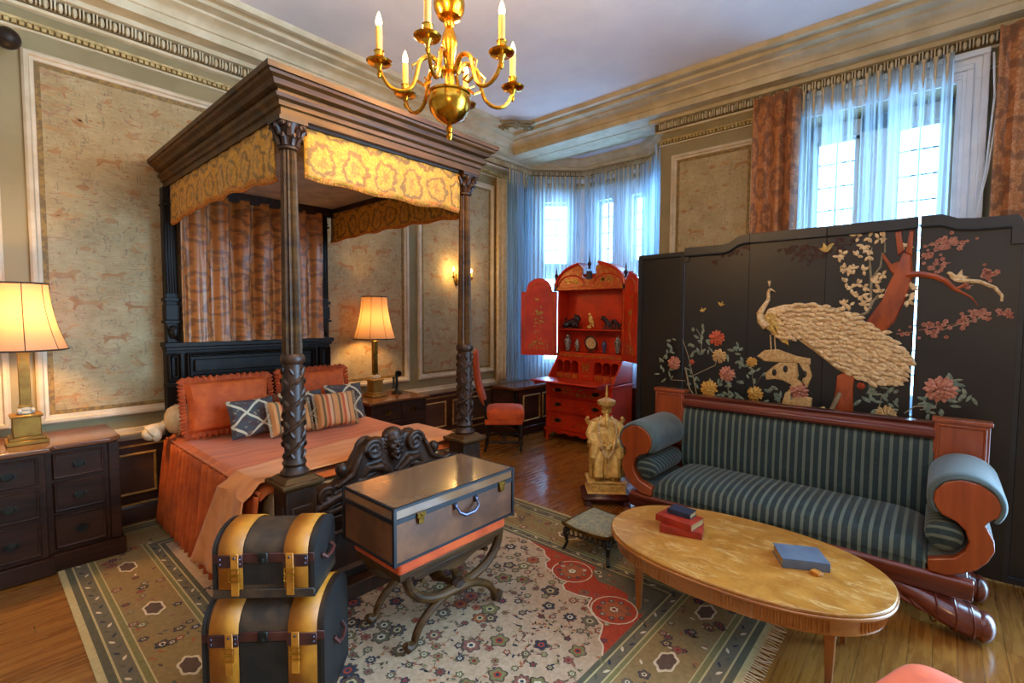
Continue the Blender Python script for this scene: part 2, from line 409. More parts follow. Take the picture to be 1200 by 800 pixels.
M['hide_black'] = mat('black_hide', '#0d0c0c', '#1c1612', .6, sc=16, bump=.2)
M['leather_dark'] = mat('oxblood_leather', '#4a2018', '#331410', .5, sc=12)
M['trunk_board'] = mat('worn_trunk_cloth', '#74482a', '#56341f', .45, sc=7, coat=.05)
M['trunk_lid'] = mat('varnished_trunk_lid', '#8a6848', '#6e4e38', .13, sc=4, coat=.8, lo=.3, hi=.7)
M['trunk_edge'] = mat('black_trunk_binding', '#0c0b10', '#14141c', .5, 0, sc=10)
M['book_red'] = mat('red_book_cloth', '#9c2c16', '#86220f', .5, sc=10)
M['book_blue'] = mat('navy_book_cloth', '#23283a', '#1b2030', .5, sc=10)
M['book_grey'] = mat('slate_book_cloth', '#5c6a7a', '#525e70', .45, sc=10)
M['page'] = mat('book_pages', '#a88a52', '#8c6e3c', .8, sc=60, st=(.1, .1, 4))
M['porcelain'] = mat('painted_porcelain', '#a8a49a', '#3c3c4c', .25, sc=70, coat=.5)
M['porcelain_blue'] = mat('blue_porcelain', '#23285a', '#50507c', .25, sc=60, coat=.5)
M['bronze'] = mat('dark_bronze', '#1e1620', '#3c2c34', .35, .4, sc=40)
M['needle'] = mat('needlepoint_top', '#8c8260', '#6c6a5a', .8, sc=40, bump=.3)
n = NT('sheer_voile'); u, v, _ = n.xyz(n.uv)
tr = n.t.nodes.new('ShaderNodeBsdfTransparent'); tr.inputs[0].default_value = (.86, .95, 1, 1)
tl = n.t.nodes.new('ShaderNodeBsdfTranslucent'); tl.inputs[0].default_value = hexc('#cfe4f4')
df = n.t.nodes.new('ShaderNodeBsdfDiffuse'); df.inputs[0].default_value = hexc('#b4bcc4')
m1 = n.t.nodes.new('ShaderNodeMixShader'); m1.inputs[0].default_value = .28; n.t.links.new(tl.outputs[0], m1.inputs[1]); n.t.links.new(df.outputs[0], m1.inputs[2])
m2 = n.t.nodes.new('ShaderNodeMixShader'); n.t.links.new(n.step(n.noise(n.map(n.uv, (1, .012, 1)), 46, 2), .38, .62, .14, .74), m2.inputs[0])
n.t.links.new(m1.outputs[0], m2.inputs[2]); n.t.links.new(tr.outputs[0], m2.inputs[1]); m2.inputs[0].default_value = .5
M['sheer'] = n.end(m2.outputs[0])
n = NT('lamp_shade_silk'); tl = n.t.nodes.new('ShaderNodeBsdfTranslucent'); tl.inputs[0].default_value = hexc('#7a5c3c')
df = n.t.nodes.new('ShaderNodeBsdfDiffuse'); df.inputs[0].default_value = hexc('#bca488')
m1 = n.t.nodes.new('ShaderNodeMixShader'); m1.inputs[0].default_value = .5; n.t.links.new(tl.outputs[0], m1.inputs[1]); n.t.links.new(df.outputs[0], m1.inputs[2]); M['shade'] = n.end(m1.outputs[0])
n = NT('window_glass'); g1 = n.t.nodes.new('ShaderNodeBsdfTransparent'); g1.inputs[0].default_value = (.93, .97, 1, 1)
g2 = n.t.nodes.new('ShaderNodeBsdfGlossy'); g2.inputs['Roughness'].default_value = .05
m1 = n.t.nodes.new('ShaderNodeMixShader'); m1.inputs[0].default_value = .06; n.t.links.new(g1.outputs[0], m1.inputs[1]); n.t.links.new(g2.outputs[0], m1.inputs[2]); M['glass'] = n.end(m1.outputs[0])
# rug palette
for k, a, b in (('rug_field', '#b89c7c', '#a08466'), ('rug_border', '#8c7448', '#7a643a'), ('rug_line', '#b8a674', '#a59464'), ('rug_dark', '#4c4a38', '#5a563e'),
                ('rug_red', '#a83c1a', '#8c2e12'), ('rug_blue', '#5c5644', '#6a6048'), ('rug_navy', '#232a3a', '#2e3440'), ('rug_rose', '#7a4438', '#8a5a4a'),
                ('rug_olive', '#6a6438', '#7c7448'), ('rug_cream', '#d0c0a0', '#c0ae8c'), ('rug_brown', '#4e3a2c', '#5e4836'), ('rug_rust', '#8f4a26', '#a05a30')):
    M[k] = mat(k, a, b, .95, sc=50, bump=.3, bsc=400, lo=.3, hi=.7)
# ------------------------------------------------------------------ room shell
YL, XW, ZC = 4.33, 4.87, 3.70
BAY = [(XW, 2.25), (5.3, 2.25), (5.75, 2.75), (5.75, 3.75), (5.2, YL)]
X0, Y0 = -1.6, -1.6
struct(MB().box((X0, Y0, -.06), (6.0, YL + .2, 0)).build('floor', M['floor']))
struct(MB().box((X0, Y0, ZC), (XW + .2, YL + .2, ZC + .08)).build('ceiling', M['ceiling']))
b = MB(); b.prism([(4.9, 2.15), (5.35, 2.15), (5.85, 2.7), (5.85, 3.85), (5.3, 4.45), (4.9, 4.45)], (0, 0, 0), (1, 0, 0), (0, 1, 0), (0, 0, 1), 3.60, 3.68)
struct(b.build('ceiling_bay', M['ceiling']))
struct(MB().box((X0, YL, 0), (5.3, YL + .15, ZC)).build('wall_left', M['paint']))

def wall_seg(mb, p0, p1, z1, holes, th=.16):
    """wall from p0 to p1, thickness away from the room (right of p0->p1), holes = (s0,s1,z0,z1)"""
    p0, p1 = Vector((*p0, 0)), Vector((*p1, 0)); L = (p1 - p0).length; A = (p1 - p0) / L; N = Vector((A.y, -A.x, 0))
    T = Matrix((( A.x, N.x, 0, p0.x), (A.y, N.y, 0, p0.y), (0, 0, 1, 0), (0, 0, 0, 1)))
    s = 0
    for a, c, z0, zz in sorted(holes):
        mb.box((s, 0, 0), (a, th, z1), T); mb.box((a, 0, 0), (c, th, z0), T); mb.box((a, 0, zz), (c, th, z1), T); s = c
    mb.box((s, 0, 0), (L, th, z1), T)
    return T
def window(name, T, a, c, z0, z1, th=.16, cols=2, pitch=.195, arch=True, back=.11):
    root = bpy.data.objects.new(name, None); C.objects.link(root); root.location = T @ Vector(((a + c) / 2, .08, z0)); struct(root)
    f = MB(T); w = .035; y0, y1 = back - .03, back + .03
    f.box((a, y0, z0), (a + w, y1, z1)).box((c - w, y0, z0), (c, y1, z1)).box((a, y0, z0), (c, y1, z0 + w)).box((a, y0, z1 - w), (c, y1, z1))
    f.build('window_frame', M['white_wood'], root, bev=.004)
    m = MB(T)
    for k in range(1, cols):
        x = a + (c - a) * k / cols; m.box((x - .008, back - .008, z0 + w), (x + .006, back + .008, z1 - w))
    nz = max(1, round((z1 - z0) / pitch))
    for k in range(1, nz):
        z = z0 + (z1 - z0) * k / nz; m.box((a + w, back - .008, z - .008), (c - w, back + .008, z + .008))
    m.build('muntins', M['iron'], root)
    MB(T).box((a + w, back - .002, z0 + w), (c - w, back + .002, z1 - w)).build('pane', M['glass'], root)
    return root
# window wall with its opening (path runs +Y so the outside is on the right)
b = MB(); Tw = wall_seg(b, (XW, Y0), (XW, 2.25), ZC, [(.02 - Y0 - .04, .96 - Y0, .75, 3.2)], .34)
struct(b.build('wall_right', M['paint']))
b = MB(Tw); oa, oc = .02 - Y0 - .04, .96 - Y0
# inner window screen wall (stone mullion between two lights)
for (a, c) in ((oa, oa + .05), (oa + .36, oa + .60), (oc - .05, oc)): b.box((a, .26, .75), (c, .36, 3.2))
b.box((oa, .26, 3.06), (oc, .36, 3.2)).box((oa, .26, .75), (oc, .36, .82))
struct(b.build('trim_1', M['white_wood'], bev=.01))
window('window_1', Tw, oa + .05, oa + .36, .82, 3.06, cols=2, back=.30)
window('window_2', Tw, oa + .60, oc - .05, .82, 3.06, cols=2, back=.30)
# casing round that window: stepped architrave
b = MB(Tw)
for k, (o, d) in enumerate(((.0, .03), (.05, .045), (.13, .06))):
    w_ = .04 if k else .03
    b.box((oa - o - w_, -d, .7), (oa - o, 0, 3.22 + o)).box((oc + o, -d, .7), (oc + o + w_, 0, 3.22 + o)).box((oa - o - w_, -d, 3.22 + o), (oc + o + w_, 0, 3.22 + o + w_))
b.box((oa - .17, -.025, .7), (oa, 0, 3.2)).box((oc, -.025, .7), (oc + .17, 0, 3.2)).box((oa - .17, -.025, 3.2), (oc + .17, 0, 3.38))
b.box((oa - .2, -.1, .68), (oc + .2, .3, .75))
struct(b.build('trim_2', M['white_wood'], bev=.004))
# bay walls
def two_rows(mb, p0, p1, cols):
    hs = []
    T = None
    P0, P1 = Vector((*p0, 0)), Vector((*p1, 0)); L = (P1 - P0).length; A = (P1 - P0) / L; N = Vector((A.y, -A.x, 0))
    T = Matrix(((A.x, N.x, 0, P0.x), (A.y, N.y, 0, P0.y), (0, 0, 1, 0), (0, 0, 0, 1)))
    s = 0
    for a, c in cols:
        mb.box((s, 0, 0), (a, .16, ZC), T)
        for za, zb in ((0, .85), (2.05, 2.2), (3.06, ZC)): mb.box((a, 0, za), (c, .16, zb), T)
        s = c
    mb.box((s, 0, 0), (L, .16, ZC), T)
    return T
b = MB(); wall_seg(b, (XW + .34, 2.25), BAY[1], ZC, [])
W = []
W.append((two_rows(b, BAY[1], BAY[2], [(.17, .50)]), [(.17, .50)]))
W.append((two_rows(b, BAY[2], BAY[3], [(.07, .29), (.565, .81)]), [(.07, .29), (.565, .81)]))
W.append((two_rows(b, BAY[3], BAY[4], [(.2, .58)]), [(.2, .58)]))
struct(b.build('wall_bay', M['white_wood']))
k = 3
for T, cols in W:
    for a, c in cols:
        for z0, z1 in ((.85, 2.05), (2.2, 3.06)):
            window('window_%d' % k, T, a, c, z0, z1, cols=2); k += 1

# cornices ---------------------------------------------------------------
full = [(XW, Y0), BAY[0], BAY[1], BAY[2], BAY[3], BAY[4], (X0, YL)]
straight = [(XW, Y0), (XW, YL), (X0, YL)]
b = MB()
b.sweep(full, [(0, 3.25), (.012, 3.255), (.012, 3.265), (.0, 3.27)])
b.sweep(full, [(0, 3.375), (.03, 3.385), (.04, 3.40), (.04, 3.405)])
b.sweep(full, [(.05, 3.475), (.09, 3.48), (.10, 3.50), (.10, 3.51), (0, 3.51)])
struct(b.build('trim_3', M['plaster']))
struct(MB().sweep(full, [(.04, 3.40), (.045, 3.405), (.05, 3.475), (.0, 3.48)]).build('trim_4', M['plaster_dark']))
def along(path, step, fn):
    for (x0, y0), (x1, y1) in zip(path[:-1], path[1:]):
        L = hypot(x1 - x0, y1 - y0); n_ = max(1, int(L / step)); ax, ay = (x1 - x0) / L, (y1 - y0) / L
        for i in range(n_):
            t = (i + .5) * L / n_; fn(Matrix(((ax, -ay, 0, x0 + ax * t), (ay, ax, 0, y0 + ay * t), (0, 0, 1, 0), (0, 0, 0, 1))))
b = MB()   # egg and dart: local y is out of the wall
def egg(T):
    if T.translation.x < -.3 or T.translation.y < -1: return
    b.ell((0, .055, 3.438), (.017, .024, .032), 6, 4, T)
    for s_ in (-1, 1): b.cbox((s_ * .025, .06, 3.442), (.009, .03, .06), T)
along(full, .068, egg)
struct(b.build('trim_5', M['plaster']))
b = MB()
along(full, .033, lambda T: b.cbox((0, .012, 3.285), (.022, .022, .022), T))
b.sweep(full, [(0, 3.295), (.02, 3.30), (.024, 3.315), (0, 3.318)])
struct(b.build('trim_6', M['bead']))
# corona, cyma and ceiling ridge
b = MB()
b.sweep(straight, [(0, 3.51), (.21, 3.51), (.21, 3.505), (.23, 3.505), (.235, 3.56), (.25, 3.565), (.255, 3.58), (.29, 3.61), (.34, 3.625), (.345, 3.64), (.43, 3.645), (.435, 3.67), (.46, 3.68), (.50, 3.66), (.53, 3.665), (.545, 3.69), (.55, 3.71)])
b.box((XW - .0, 2.25, 3.505), (XW + .12, YL, 3.69))
struct(b.build('trim_7', M['plaster']))
b = MB()
bp = [(XW + .12, 2.25)] + BAY[1:] + [(XW + .12, YL)]
b.sweep(bp, [(0, 3.51), (.14, 3.51), (.15, 3.53), (.19, 3.545), (.2, 3.56), (.21, 3.60)], closed=True)
b.sweep(bp, [(.34, 3.61), (.35, 3.59), (.38, 3.59), (.39, 3.61)], closed=True)
struct(b.build('trim_8', M['plaster']))

# wainscot, panels on the left wall ------------------------------------------
def rect_mould(mb, O, A, B, N, a0, a1, b0, b1, prof):
    """mitred moulding round a rectangle in the plane (A,B), profile (inward offset, height along N)"""
    O, A, B, N = map(Vector, (O, A, B, N)); vs = []; k = len(prof)
    for sa, sb in ((0, 0), (1, 0), (1, 1), (0, 1)):
        for o, h in prof:
            a = a1 - o if sa else a0 + o; c = b1 - o if sb else b0 + o
            vs.append(O + A * a + B * c + N * h)
    fs = [(i * k + q, ((i + 1) % 4) * k + q, ((i + 1) % 4) * k + q + 1, i * k + q + 1) for i in range(4) for q in range(k - 1)]
    mb.add(vs, fs)
FRP = [(0, 0), (.0, .02), (.012, .03), (.03, .03), (.038, .018), (.055, .014), (.06, .0)]
FLW = [(0, 0), (.0, .014), (.008, .02), (.016, .012), (.018, 0)]
def motifs(mb, O, A, B, N, w, h, seed):
    """running-animal and leaf silhouettes printed on the paper"""
    rnd = random.Random(seed); O, A, B, N = map(Vector, (O, A, B, N))
    dog = [(-.09, .01), (-.075, .03), (-.04, .035), (0, .03), (.04, .035), (.07, .06), (.095, .055), (.11, .04), (.09, .03), (.075, .015), (.085, -.02), (.075, -.045), (.065, -.02), (.05, .0), (.0, .005), (-.04, 0), (-.065, -.03), (-.09, -.045), (-.08, -.01)]
    bird = [(-.06, -.01), (-.02, .0), (0, .03), (.03, .05), (.02, .015), (.05, .02), (.035, -.005), (.01, -.02), (-.02, -.02)]
    leaf = [(-.05, 0), (-.02, .025), (.02, .02), (.05, 0), (.02, -.015), (-.02, -.02)]
    z = .16; r = 0
    while z < h - .1:
        x = .14 + (r % 2) * .13
        while x < w - .1:
            p = rnd.choice((dog, dog, bird, leaf)); s_ = rnd.uniform(.6, 1.05) * (-1 if r % 2 else 1); q = rnd.uniform(-.02, .02)
            mb.add([O + A * (x + a * s_) + B * (z + q + c * abs(s_)) + N * .0022 for a, c in p], [tuple(range(len(p)))])
            for _ in range(3):
                a, c, u = x + rnd.uniform(-.11, .11), z + rnd.uniform(-.1, .1), rnd.uniform(.12, .3)
                a = min(max(a, .05), w - .05); c = min(max(c, .05), h - .05)
                mb.add([O + A * (a + p_[0] * u) + B * (c + p_[1] * u) + N * .0022 for p_ in leaf], [tuple(range(6))])
            x += .27
        z += .2; r += 1
def paper_panel(idx, O, A, N, w, z0, z1, seed):
    B = (0, 0, 1); b = MB(); O = Vector(O) + Vector((0, 0, z0)); h = z1 - z0
    b.m = 0; b.prism([(.05, .05), (w - .05, .05), (w - .05, h - .05), (.05, h - .05)], O, A, B, N, 0, .002)
    b.m = 1; rect_mould(b, O, A, B, N, .055, w - .055, .055, h - .055, [(0, 0), (0, .006), (.03, .006), (.03, 0)])
    b.m = 2; rect_mould(b, O, A, B, N, 0, w, 0, h, FRP)
    b.m = 3; motifs(b, O, A, B, N, w, h, seed)
    struct(b.build('wall_panel_%d' % idx, [M['paper'], M['strip'], M['frame'], M['motif']]))
A_, N_ = (1, 0, 0), (0, -1, 0)
paper_panel(1, (-1.2, YL, 0), A_, N_, 1.37, .78, 3.14, 1)
paper_panel(2, (.285, YL, 0), A_, N_, 1.27, .78, 3.14, 2)
paper_panel(3, (1.66, YL, 0), A_, N_, 1.53, .78, 3.14, 3)
paper_panel(4, (3.31, YL, 0), A_, N_, 1.21, .78, 3.14, 4)
paper_panel(5, (XW, 2.13, 0), (0, -1, 0), (-1, 0, 0), .82, .78, 3.14, 5)
b = MB()   # dado along left wall
b.box((X0, YL - .02, 0), (5.2, YL, .62)).build
struct(b.build('wall_dado', M['dado']))
b = MB(); lp = [(5.2, YL), (X0, YL)]
b.sweep(lp, [(0, .60), (.03, .60), (.04, .62), (.05, .635), (.05, .65), (.02, .655), (.015, .68), (0, .685)])
struct(b.build('trim_9', M['frame']))
struct(MB().sweep(lp, [(0, 0), (.045, 0), (.045, .11), (.035, .125), (.02, .13)]).build('baseboard_left', M['dado']))
b = MB()
b.sweep(lp, [(.045, .131), (.04, .137), (.02, .139)]); b.sweep(lp, [(.02, .545), (.03, .549), (.03, .557), (.02, .56)])
xs = [-1.15, -.42, .24, .95, 1.66, 2.35, 3.05, 3.75, 4.42]
for a, c in zip(xs[:-1], xs[1:]):
    b.m = 0; rect_mould(b, (0, YL - .02, 0), A_, (0, 0, 1), N_, a + .05, c - .05, .2, .5, FLW)
    b.m = 1; b.prism([(a + .066, .216), (c - .066, .216), (c - .066, .484), (a + .066, .484)], (0, YL - .02, 0), A_, (0, 0, 1), N_, 0, .003)
struct(b.build('trim_10', [M['gilt'], M['dado_pale']]))
# pier dado on the window wall
b = MB(); b.box((XW - .02, Y0, 0), (XW, 2.25, .62)); b.sweep([(XW, Y0), (XW, 2.25)], [(0, .60), (.03, .60), (.05, .635), (.05, .65), (0, .685)])
struct(b.build('trim_11', M['dado']))
# window seat filling the bay, front face parallel to the left wall
b = MB()
b.box((4.46, 3.87, 0), (4.5, YL - .06, .58)).box((4.46, 3.87, 0), (5.5, 3.91, .58)).box((5.46, 2.3, 0), (5.5, 3.87, .58))
b.box((4.44, 3.85, 0), (5.5, 3.87, .1)).box((4.44, 3.85, 0), (4.46, YL - .06, .1))
b.m = 1
b.box((4.42, 3.84, .58), (5.6, YL - .06, .615)).box((5.44, 2.3, .58), (5.72, 3.84, .615))
b.m = 2; rect_mould(b, (0, 3.87, 0), A_, (0, 0, 1), N_, 4.58, 4.92, .17, .5, FLW)
rect_mould(b, (0, 3.87, 0), A_, (0, 0, 1), N_, 4.97, 5.4, .17, .5, FLW)
struct(b.build('trim_12', [M['dado'], M['walnut_top'], M['gilt']], bev=.004))
# narrow pilaster where the wall meets the bay
b = MB(); b.box((4.545, YL - .05, 0), (4.61, YL, 3.25))
struct(b.build('trim_13', M['gilt'], bev=.008))
# plaster scrollwork in the ceiling corner; darker wall colour stands in for its shade
b = MB(); rnd = random.Random(3)
cx, cy, cz = 4.27, 3.72, ZC - .035
for a, l in ((200, .2), (225, .3), (250, .2), (180, .33), (270, .33)):
    for sgn in (-1, 1):
        pts = []
        for i in range(14):
            t = i / 13; th = radians(a) + sgn * t * 3.6 * .5; rr = l * t * (1 - .35 * t)
            pts.append((cx + cos(th) * rr, cy + sin(th) * rr, cz - .012 * sin(t * pi)))
        b.tube(pts, [.020 * (1 - .5 * i / 13) for i in range(14)], 6)
        e = pts[-1]; b.ell(e, (.022, .022, .015), 7, 5)
        b.ell(pts[7], (.03, .014, .012), 7, 5, Matrix.Identity(4))
b.ell((cx, cy, cz), (.05, .05, .03), 9, 6)
struct(b.build('trim_14', M['paint']))

# ------------------------------------------------------------------ curtains
def sheer(name, path, z0, z1, per, amp, label, group=None, seed=0, mat_='sheer', uvs=None, pinch=True, solid=0, gather=0):
    P = [Vector((p[0], p[1])) for p in path]; Ls = [0]
    for i in range(1, len(P)): Ls.append(Ls[-1] + (P[i] - P[i - 1]).length)
    L = Ls[-1]; rnd = random.Random(seed); ph = [rnd.uniform(0, 6.28) for _ in range(5)]
    nu = max(8, int(L / per * 8)); nv = 18
    def fn(u, v):
        s_ = u * L; i = 1
        while i < len(P) - 1 and s_ > Ls[i]: i += 1
        t = (s_ - Ls[i - 1]) / (Ls[i] - Ls[i - 1]); d = (P[i] - P[i - 1]).normalized(); q = P[i - 1].lerp(P[i], t); N = Vector((-d.y, d.x))
        w = s_ / per * 2 * pi + 1.1 * sin(s_ * 5 + ph[0]) + .9 * sin(s_ * 11 + ph[1]) * (1 - v)
        a = amp * (.75 + .45 * sin(s_ * 7 + ph[2]))
        z = z1 + (z0 - z1) * (1 - v)
        if pinch and v > .93:
            k = (v - .93) / .07; a *= 1 - .55 * k if k < .6 else .8
        off = a * sin(w) + .3 * a * sin(2 * w + ph[3] + 3 * (1 - v)) + .25 * amp * sin(s_ * 3 + v * 4)
        q = q + N * off + d * (.25 * a * cos(w))
        return (q.x, q.y, z)
    b = MB(); b.grid(fn, nu, nv, uvs=uvs or (L * 1.0, z1 - z0)); ms = [M[mat_]]
    if mat_ == 'sheer':      # pinch pleats in the heading
        b.m = 1; ms.append(M['linen']); k = max(2, int(L / .062))
        for j in range(k):
            p, e = Vector(fn((j + .5) / k, .99)), Vector(fn((j + .5) / k, .93))
            b.tube([(p.x, p.y, z1), (p.x, p.y, z1 - .05), (e.x, e.y, z1 - .12), (e.x, e.y, z1 - .20)], [.018, .007, .011, .002], 6)
    o = b.build(name, ms, solid=solid)
    return tag(o, label, 'curtain', group)
sheer('sheer_curtain', [(4.64, 4.20), (5.12, 4.20), (5.58, 3.70)], .63, 3.37, .052, .022, 'pale voile curtain on the left half of the bay, beside the panelled wall', None, 1)
sheer('sheer_curtain', [(5.60, 3.67), (5.60, 2.80), (5.22, 2.38), (4.97, 2.36)], .63, 3.37, .052, .022, 'pale voile curtain on the right half of the bay, behind the red cabinet', None, 2)
sheer('sheer_curtain', [(4.80, .98), (4.80, .56)], .3, 3.40, .055, .022, 'pale voile curtain over the left light of the tall window above the black screen', None, 3)
sheer('sheer_curtain', [(4.78, .54), (4.78, .0)], .3, 3.40, .06, .024, 'pale voile curtain over the right light of the tall window above the black screen', None, 4)
sheer('damask_drape', [(4.72, 1.32), (4.72, .96)], .1, 3.42, .11, .035, 'brown figured drape hanging left of the tall window above the screen', None, 5, 'wdrape', (2.6, 11), False, .006)
sheer('damask_drape', [(4.66, -.22), (4.66, -.95)], .1, 3.44, .12, .035, 'brown figured drape at the far right edge beside the tall window', None, 6, 'wdrape', (3.4, 11), False, .006)
sheer('damask_drape', [(4.66, 4.245), (4.50, 4.26)], .66, 3.24, .07, .02, 'narrow grey brown drape hanging on the wall just left of the bay', None, 8, 'linen', (.5, 5), False, .006)
# drapery cord
b = MB(); b.tube([(4.70, -.20, 3.3), (4.69, -.215, 3.0), (4.69, -.19, 2.5), (4.70, -.14, 2.1), (4.69, -.20, 2.5), (4.69, -.24, 3.0), (4.70, -.235, 3.3)], .006, 6)
tag(b.build('drapery_cord', M['white_wood']), 'white looped pull cord beside the right drape of the tall window', 'cord')
# curtain rod with ball end at the upper left
r = thing('curtain_rod', 'dark pole with a glossy ball finial near the ceiling at far left', 'curtain rod', (.0, 4.2, 3.07))
b = MB(); b.tube([(-1.2, 4.2, 3.12), (.17, 4.2, 3.12)], .022, 12); b.build('rod', M['ebony_x'], r)
b = MB(); b.ell((.225, 4.2, 3.125), .062, 20, 14); b.lathe([(.03, -.01), (.034, 0), (.03, .01)], (0, 0, 0), 14, M=frame((.17, 4.2, 3.12), ry=pi / 2)); b.build('finial', M['black_wood'], r)
b = MB(); b.cbox((.06, 4.26, 3.1), (.03, .14, .03)); b.cbox((.06, 4.32, 3.1), (.05, .02, .1)); b.build('bracket', M['ebony_x'], r, bev=.003)
# ------------------------------------------------------------------ four poster bed
PX0, PX1, PY = 1.06, 2.21, 2.38
bed = thing('four_poster_bed', 'dark carved oak four poster bed with gold damask valance and fluted posts', 'bed', (1.63, 3.3, 0))
for px in (PX0, PX1):
    b = MB()
    b.cbox((px, PY, .32), (.15, .15, .64)); b.cbox((px, PY, .03), (.18, .18, .06))
    for s_ in (-1, 1):
        b.cbox((px, PY + s_ * .077, .36), (.1, .01, .4)); b.cbox((px + s_ * .077, PY, .36), (.01, .1, .4))
    b.build('plinth', M['ebony'], bed, bev=.006)
    b = MB(); b.taper((px, PY, .64), (.16, .16), (px, PY, .66), (.21, .21)); b.cbox((px, PY, .67), (.21, .21, .02)); b.taper((px, PY, .68), (.18, .18), (px, PY, .70), (.13, .13)); b.build('plinth_cap', M['ebony_x'], bed, bev=.004)
    b = MB()
    b.lathe([(.065, .70), (.068, .715), (.055, .73), (.05, .745), (.058, .76), (.05, .775), (.045, .79), (.047, .9), (.05, 1.05), (.05, 1.18), (.046, 1.25), (.055, 1.26), (.058, 1.275), (.055, 1.29), (.046, 1.30)], (px, PY, 0), 24)
    # carved acanthus and vine wound round the drum
    for k in range(2):
        pts = []
        for i in range(60):
            a = i / 59 * 4 * pi + k * pi; z = .79 + .44 * i / 59; pts.append((px + .05 * cos(a), PY + .05 * sin(a), z))
        b.tube(pts, .0075, 5)
    for j in range(9):
        for k in range(6):
            a = 2 * pi * (k + .5 * (j % 2)) / 6; z = .80 + j * .052
            b.ell((0, 0, 0), (.012, .009, .022), 6, 5, Matrix.Translation((px + .048 * cos(a), PY + .048 * sin(a), z)) @ Euler((0, 0, a), 'XYZ').to_matrix().to_4x4() @ Euler((.5 * (-1) ** (j + k), .2, 0), 'XYZ').to_matrix().to_4x4())
    b.build('carved_drum', M['ebony'], bed)
    b = MB(); b.fluted((px, PY, 0), 1.30, 2.28, .047, .036, 12, .2); b.build('fluted_shaft', M['ebony_x'], bed)
    b = MB(); b.lathe([(.038, 2.275), (.046, 2.28), (.046, 2.29), (.038, 2.295), (.038, 2.30), (.054, 2.37), (.064, 2.395)], (px, PY, 0), 20)
    for row, (z, rr, n_) in enumerate(((2.315, .050, 8), (2.355, .062, 8))):
        for k in range(n_):
            a = 2 * pi * (k + .5 * row) / n_
            b.tube([(px + (rr - .008) * cos(a), PY + (rr - .008) * sin(a), z - .02), (px + rr * cos(a), PY + rr * sin(a), z + .01), (px + (rr + .018) * cos(a), PY + (rr + .018) * sin(a), z + .022), (px + (rr + .02) * cos(a), PY + (rr + .02) * sin(a), z + .008)], [.012, .012, .009, .004], 6)
    for sx in (-1, 1):
        for sy in (-1, 1): b.ell((px + sx * .05, PY + sy * .05, 2.387), (.017, .017, .016), 8, 6)
    b.cbox((px, PY, 2.405), (.135, .135, .02)); b.build('capital', M['ebony'], bed)
# headboard
HY = 4.22
for k, (xa, xb) in enumerate(((.965, 1.045), (2.10, 2.205))):
    b = MB(); xc = (xa + xb) / 2; w = xb - xa
    b.box((xa, HY - .03, 1.28), (xb, HY + .05, 2.40)); 
    for i in range(5):
        x = xa + w * (i + .5) / 5; b.tube([(x, HY - .032, 1.64), (x, HY - .032, 2.26)], w * .07, 6)
    b.box((xa - .012, HY - .05, 1.585), (xb + .012, HY + .05, 1.61)); b.box((xa - .006, HY - .045, 1.45), (xb + .006, HY + .05, 1.56)); b.box((xa - .015, HY - .055, 1.425), (xb + .015, HY + .05, 1.445))
    b.box((xa - .01, HY - .05, 2.27), (xb + .01, HY + .05, 2.285)); b.box((xa - .005, HY - .04, 2.30), (xb + .005, HY + .05, 2.31))
    for i in range(12):
        a = i / 11 * 4.5; b.ell((xc + .024 * (1 - i / 14) * cos(a), HY - .035, 2.35 + .026 * (1 - i / 14) * sin(a)), .008, 6, 4)
    b.ell((xc, HY - .05, 1.36), (.028, .025, .05), 10, 8); b.tube([(xc - .03, HY - .04, 1.40), (xc, HY - .075, 1.34), (xc + .03, HY - .04, 1.30)], .01, 6)
    b.build('headboard_pilaster', M['black_wood'], bed, bev=.003)
b = MB()
b.box((.955, HY - .02, .25), (2.215, HY + .06, 1.26)); b.box((.94, HY - .075, 1.25), (2.23, HY + .06, 1.285)); b.box((.95, HY - .055, 1.225), (2.22, HY + .06, 1.25)); b.box((.95, HY - .05, .955), (2.22, HY + .05, .985))
for x0, x1 in ((.965, 1.045), (1.08, 2.07), (2.105, 2.205)):
    for o, d in ((0, .035), (.018, .025)):
        rect_mould(b, (0, HY - .02, 0), (1, 0, 0), (0, 0, 1), (0, -1, 0), x0 + o, x1 - o, 1.005 + o, 1.205 - o, [(0, 0), (0, d), (.008, d + .006), (.016, .004)])
    if x1 - x0 > .3: b.box((x0 + .05, HY - .045, 1.06), (x1 - .05, HY - .02, 1.15))
for z in (1.02, 1.12, 1.18): b.box((.96, HY - .03, z), (.97, HY, z + .01))
b.build('headboard', M['black_wood'], bed, bev=.004)
def hc(u, v):
    x = 1.04 + 1.07 * u; z = 1.285 + 1.1 * v; w = x * 2 * pi / .152
    a = .034 * (.8 + .3 * sin(x * 9)) * (1 - .3 * (v > .96)); return (x + .012 * cos(w + .6), HY - .07 + a * sin(w + .5 * sin(v * 5)) + .006 * sin(3 * w), z)
MB().grid(hc, 150, 20, uvs=(4.2, 6.2)).build('headboard_curtain', M['drape'], bed)
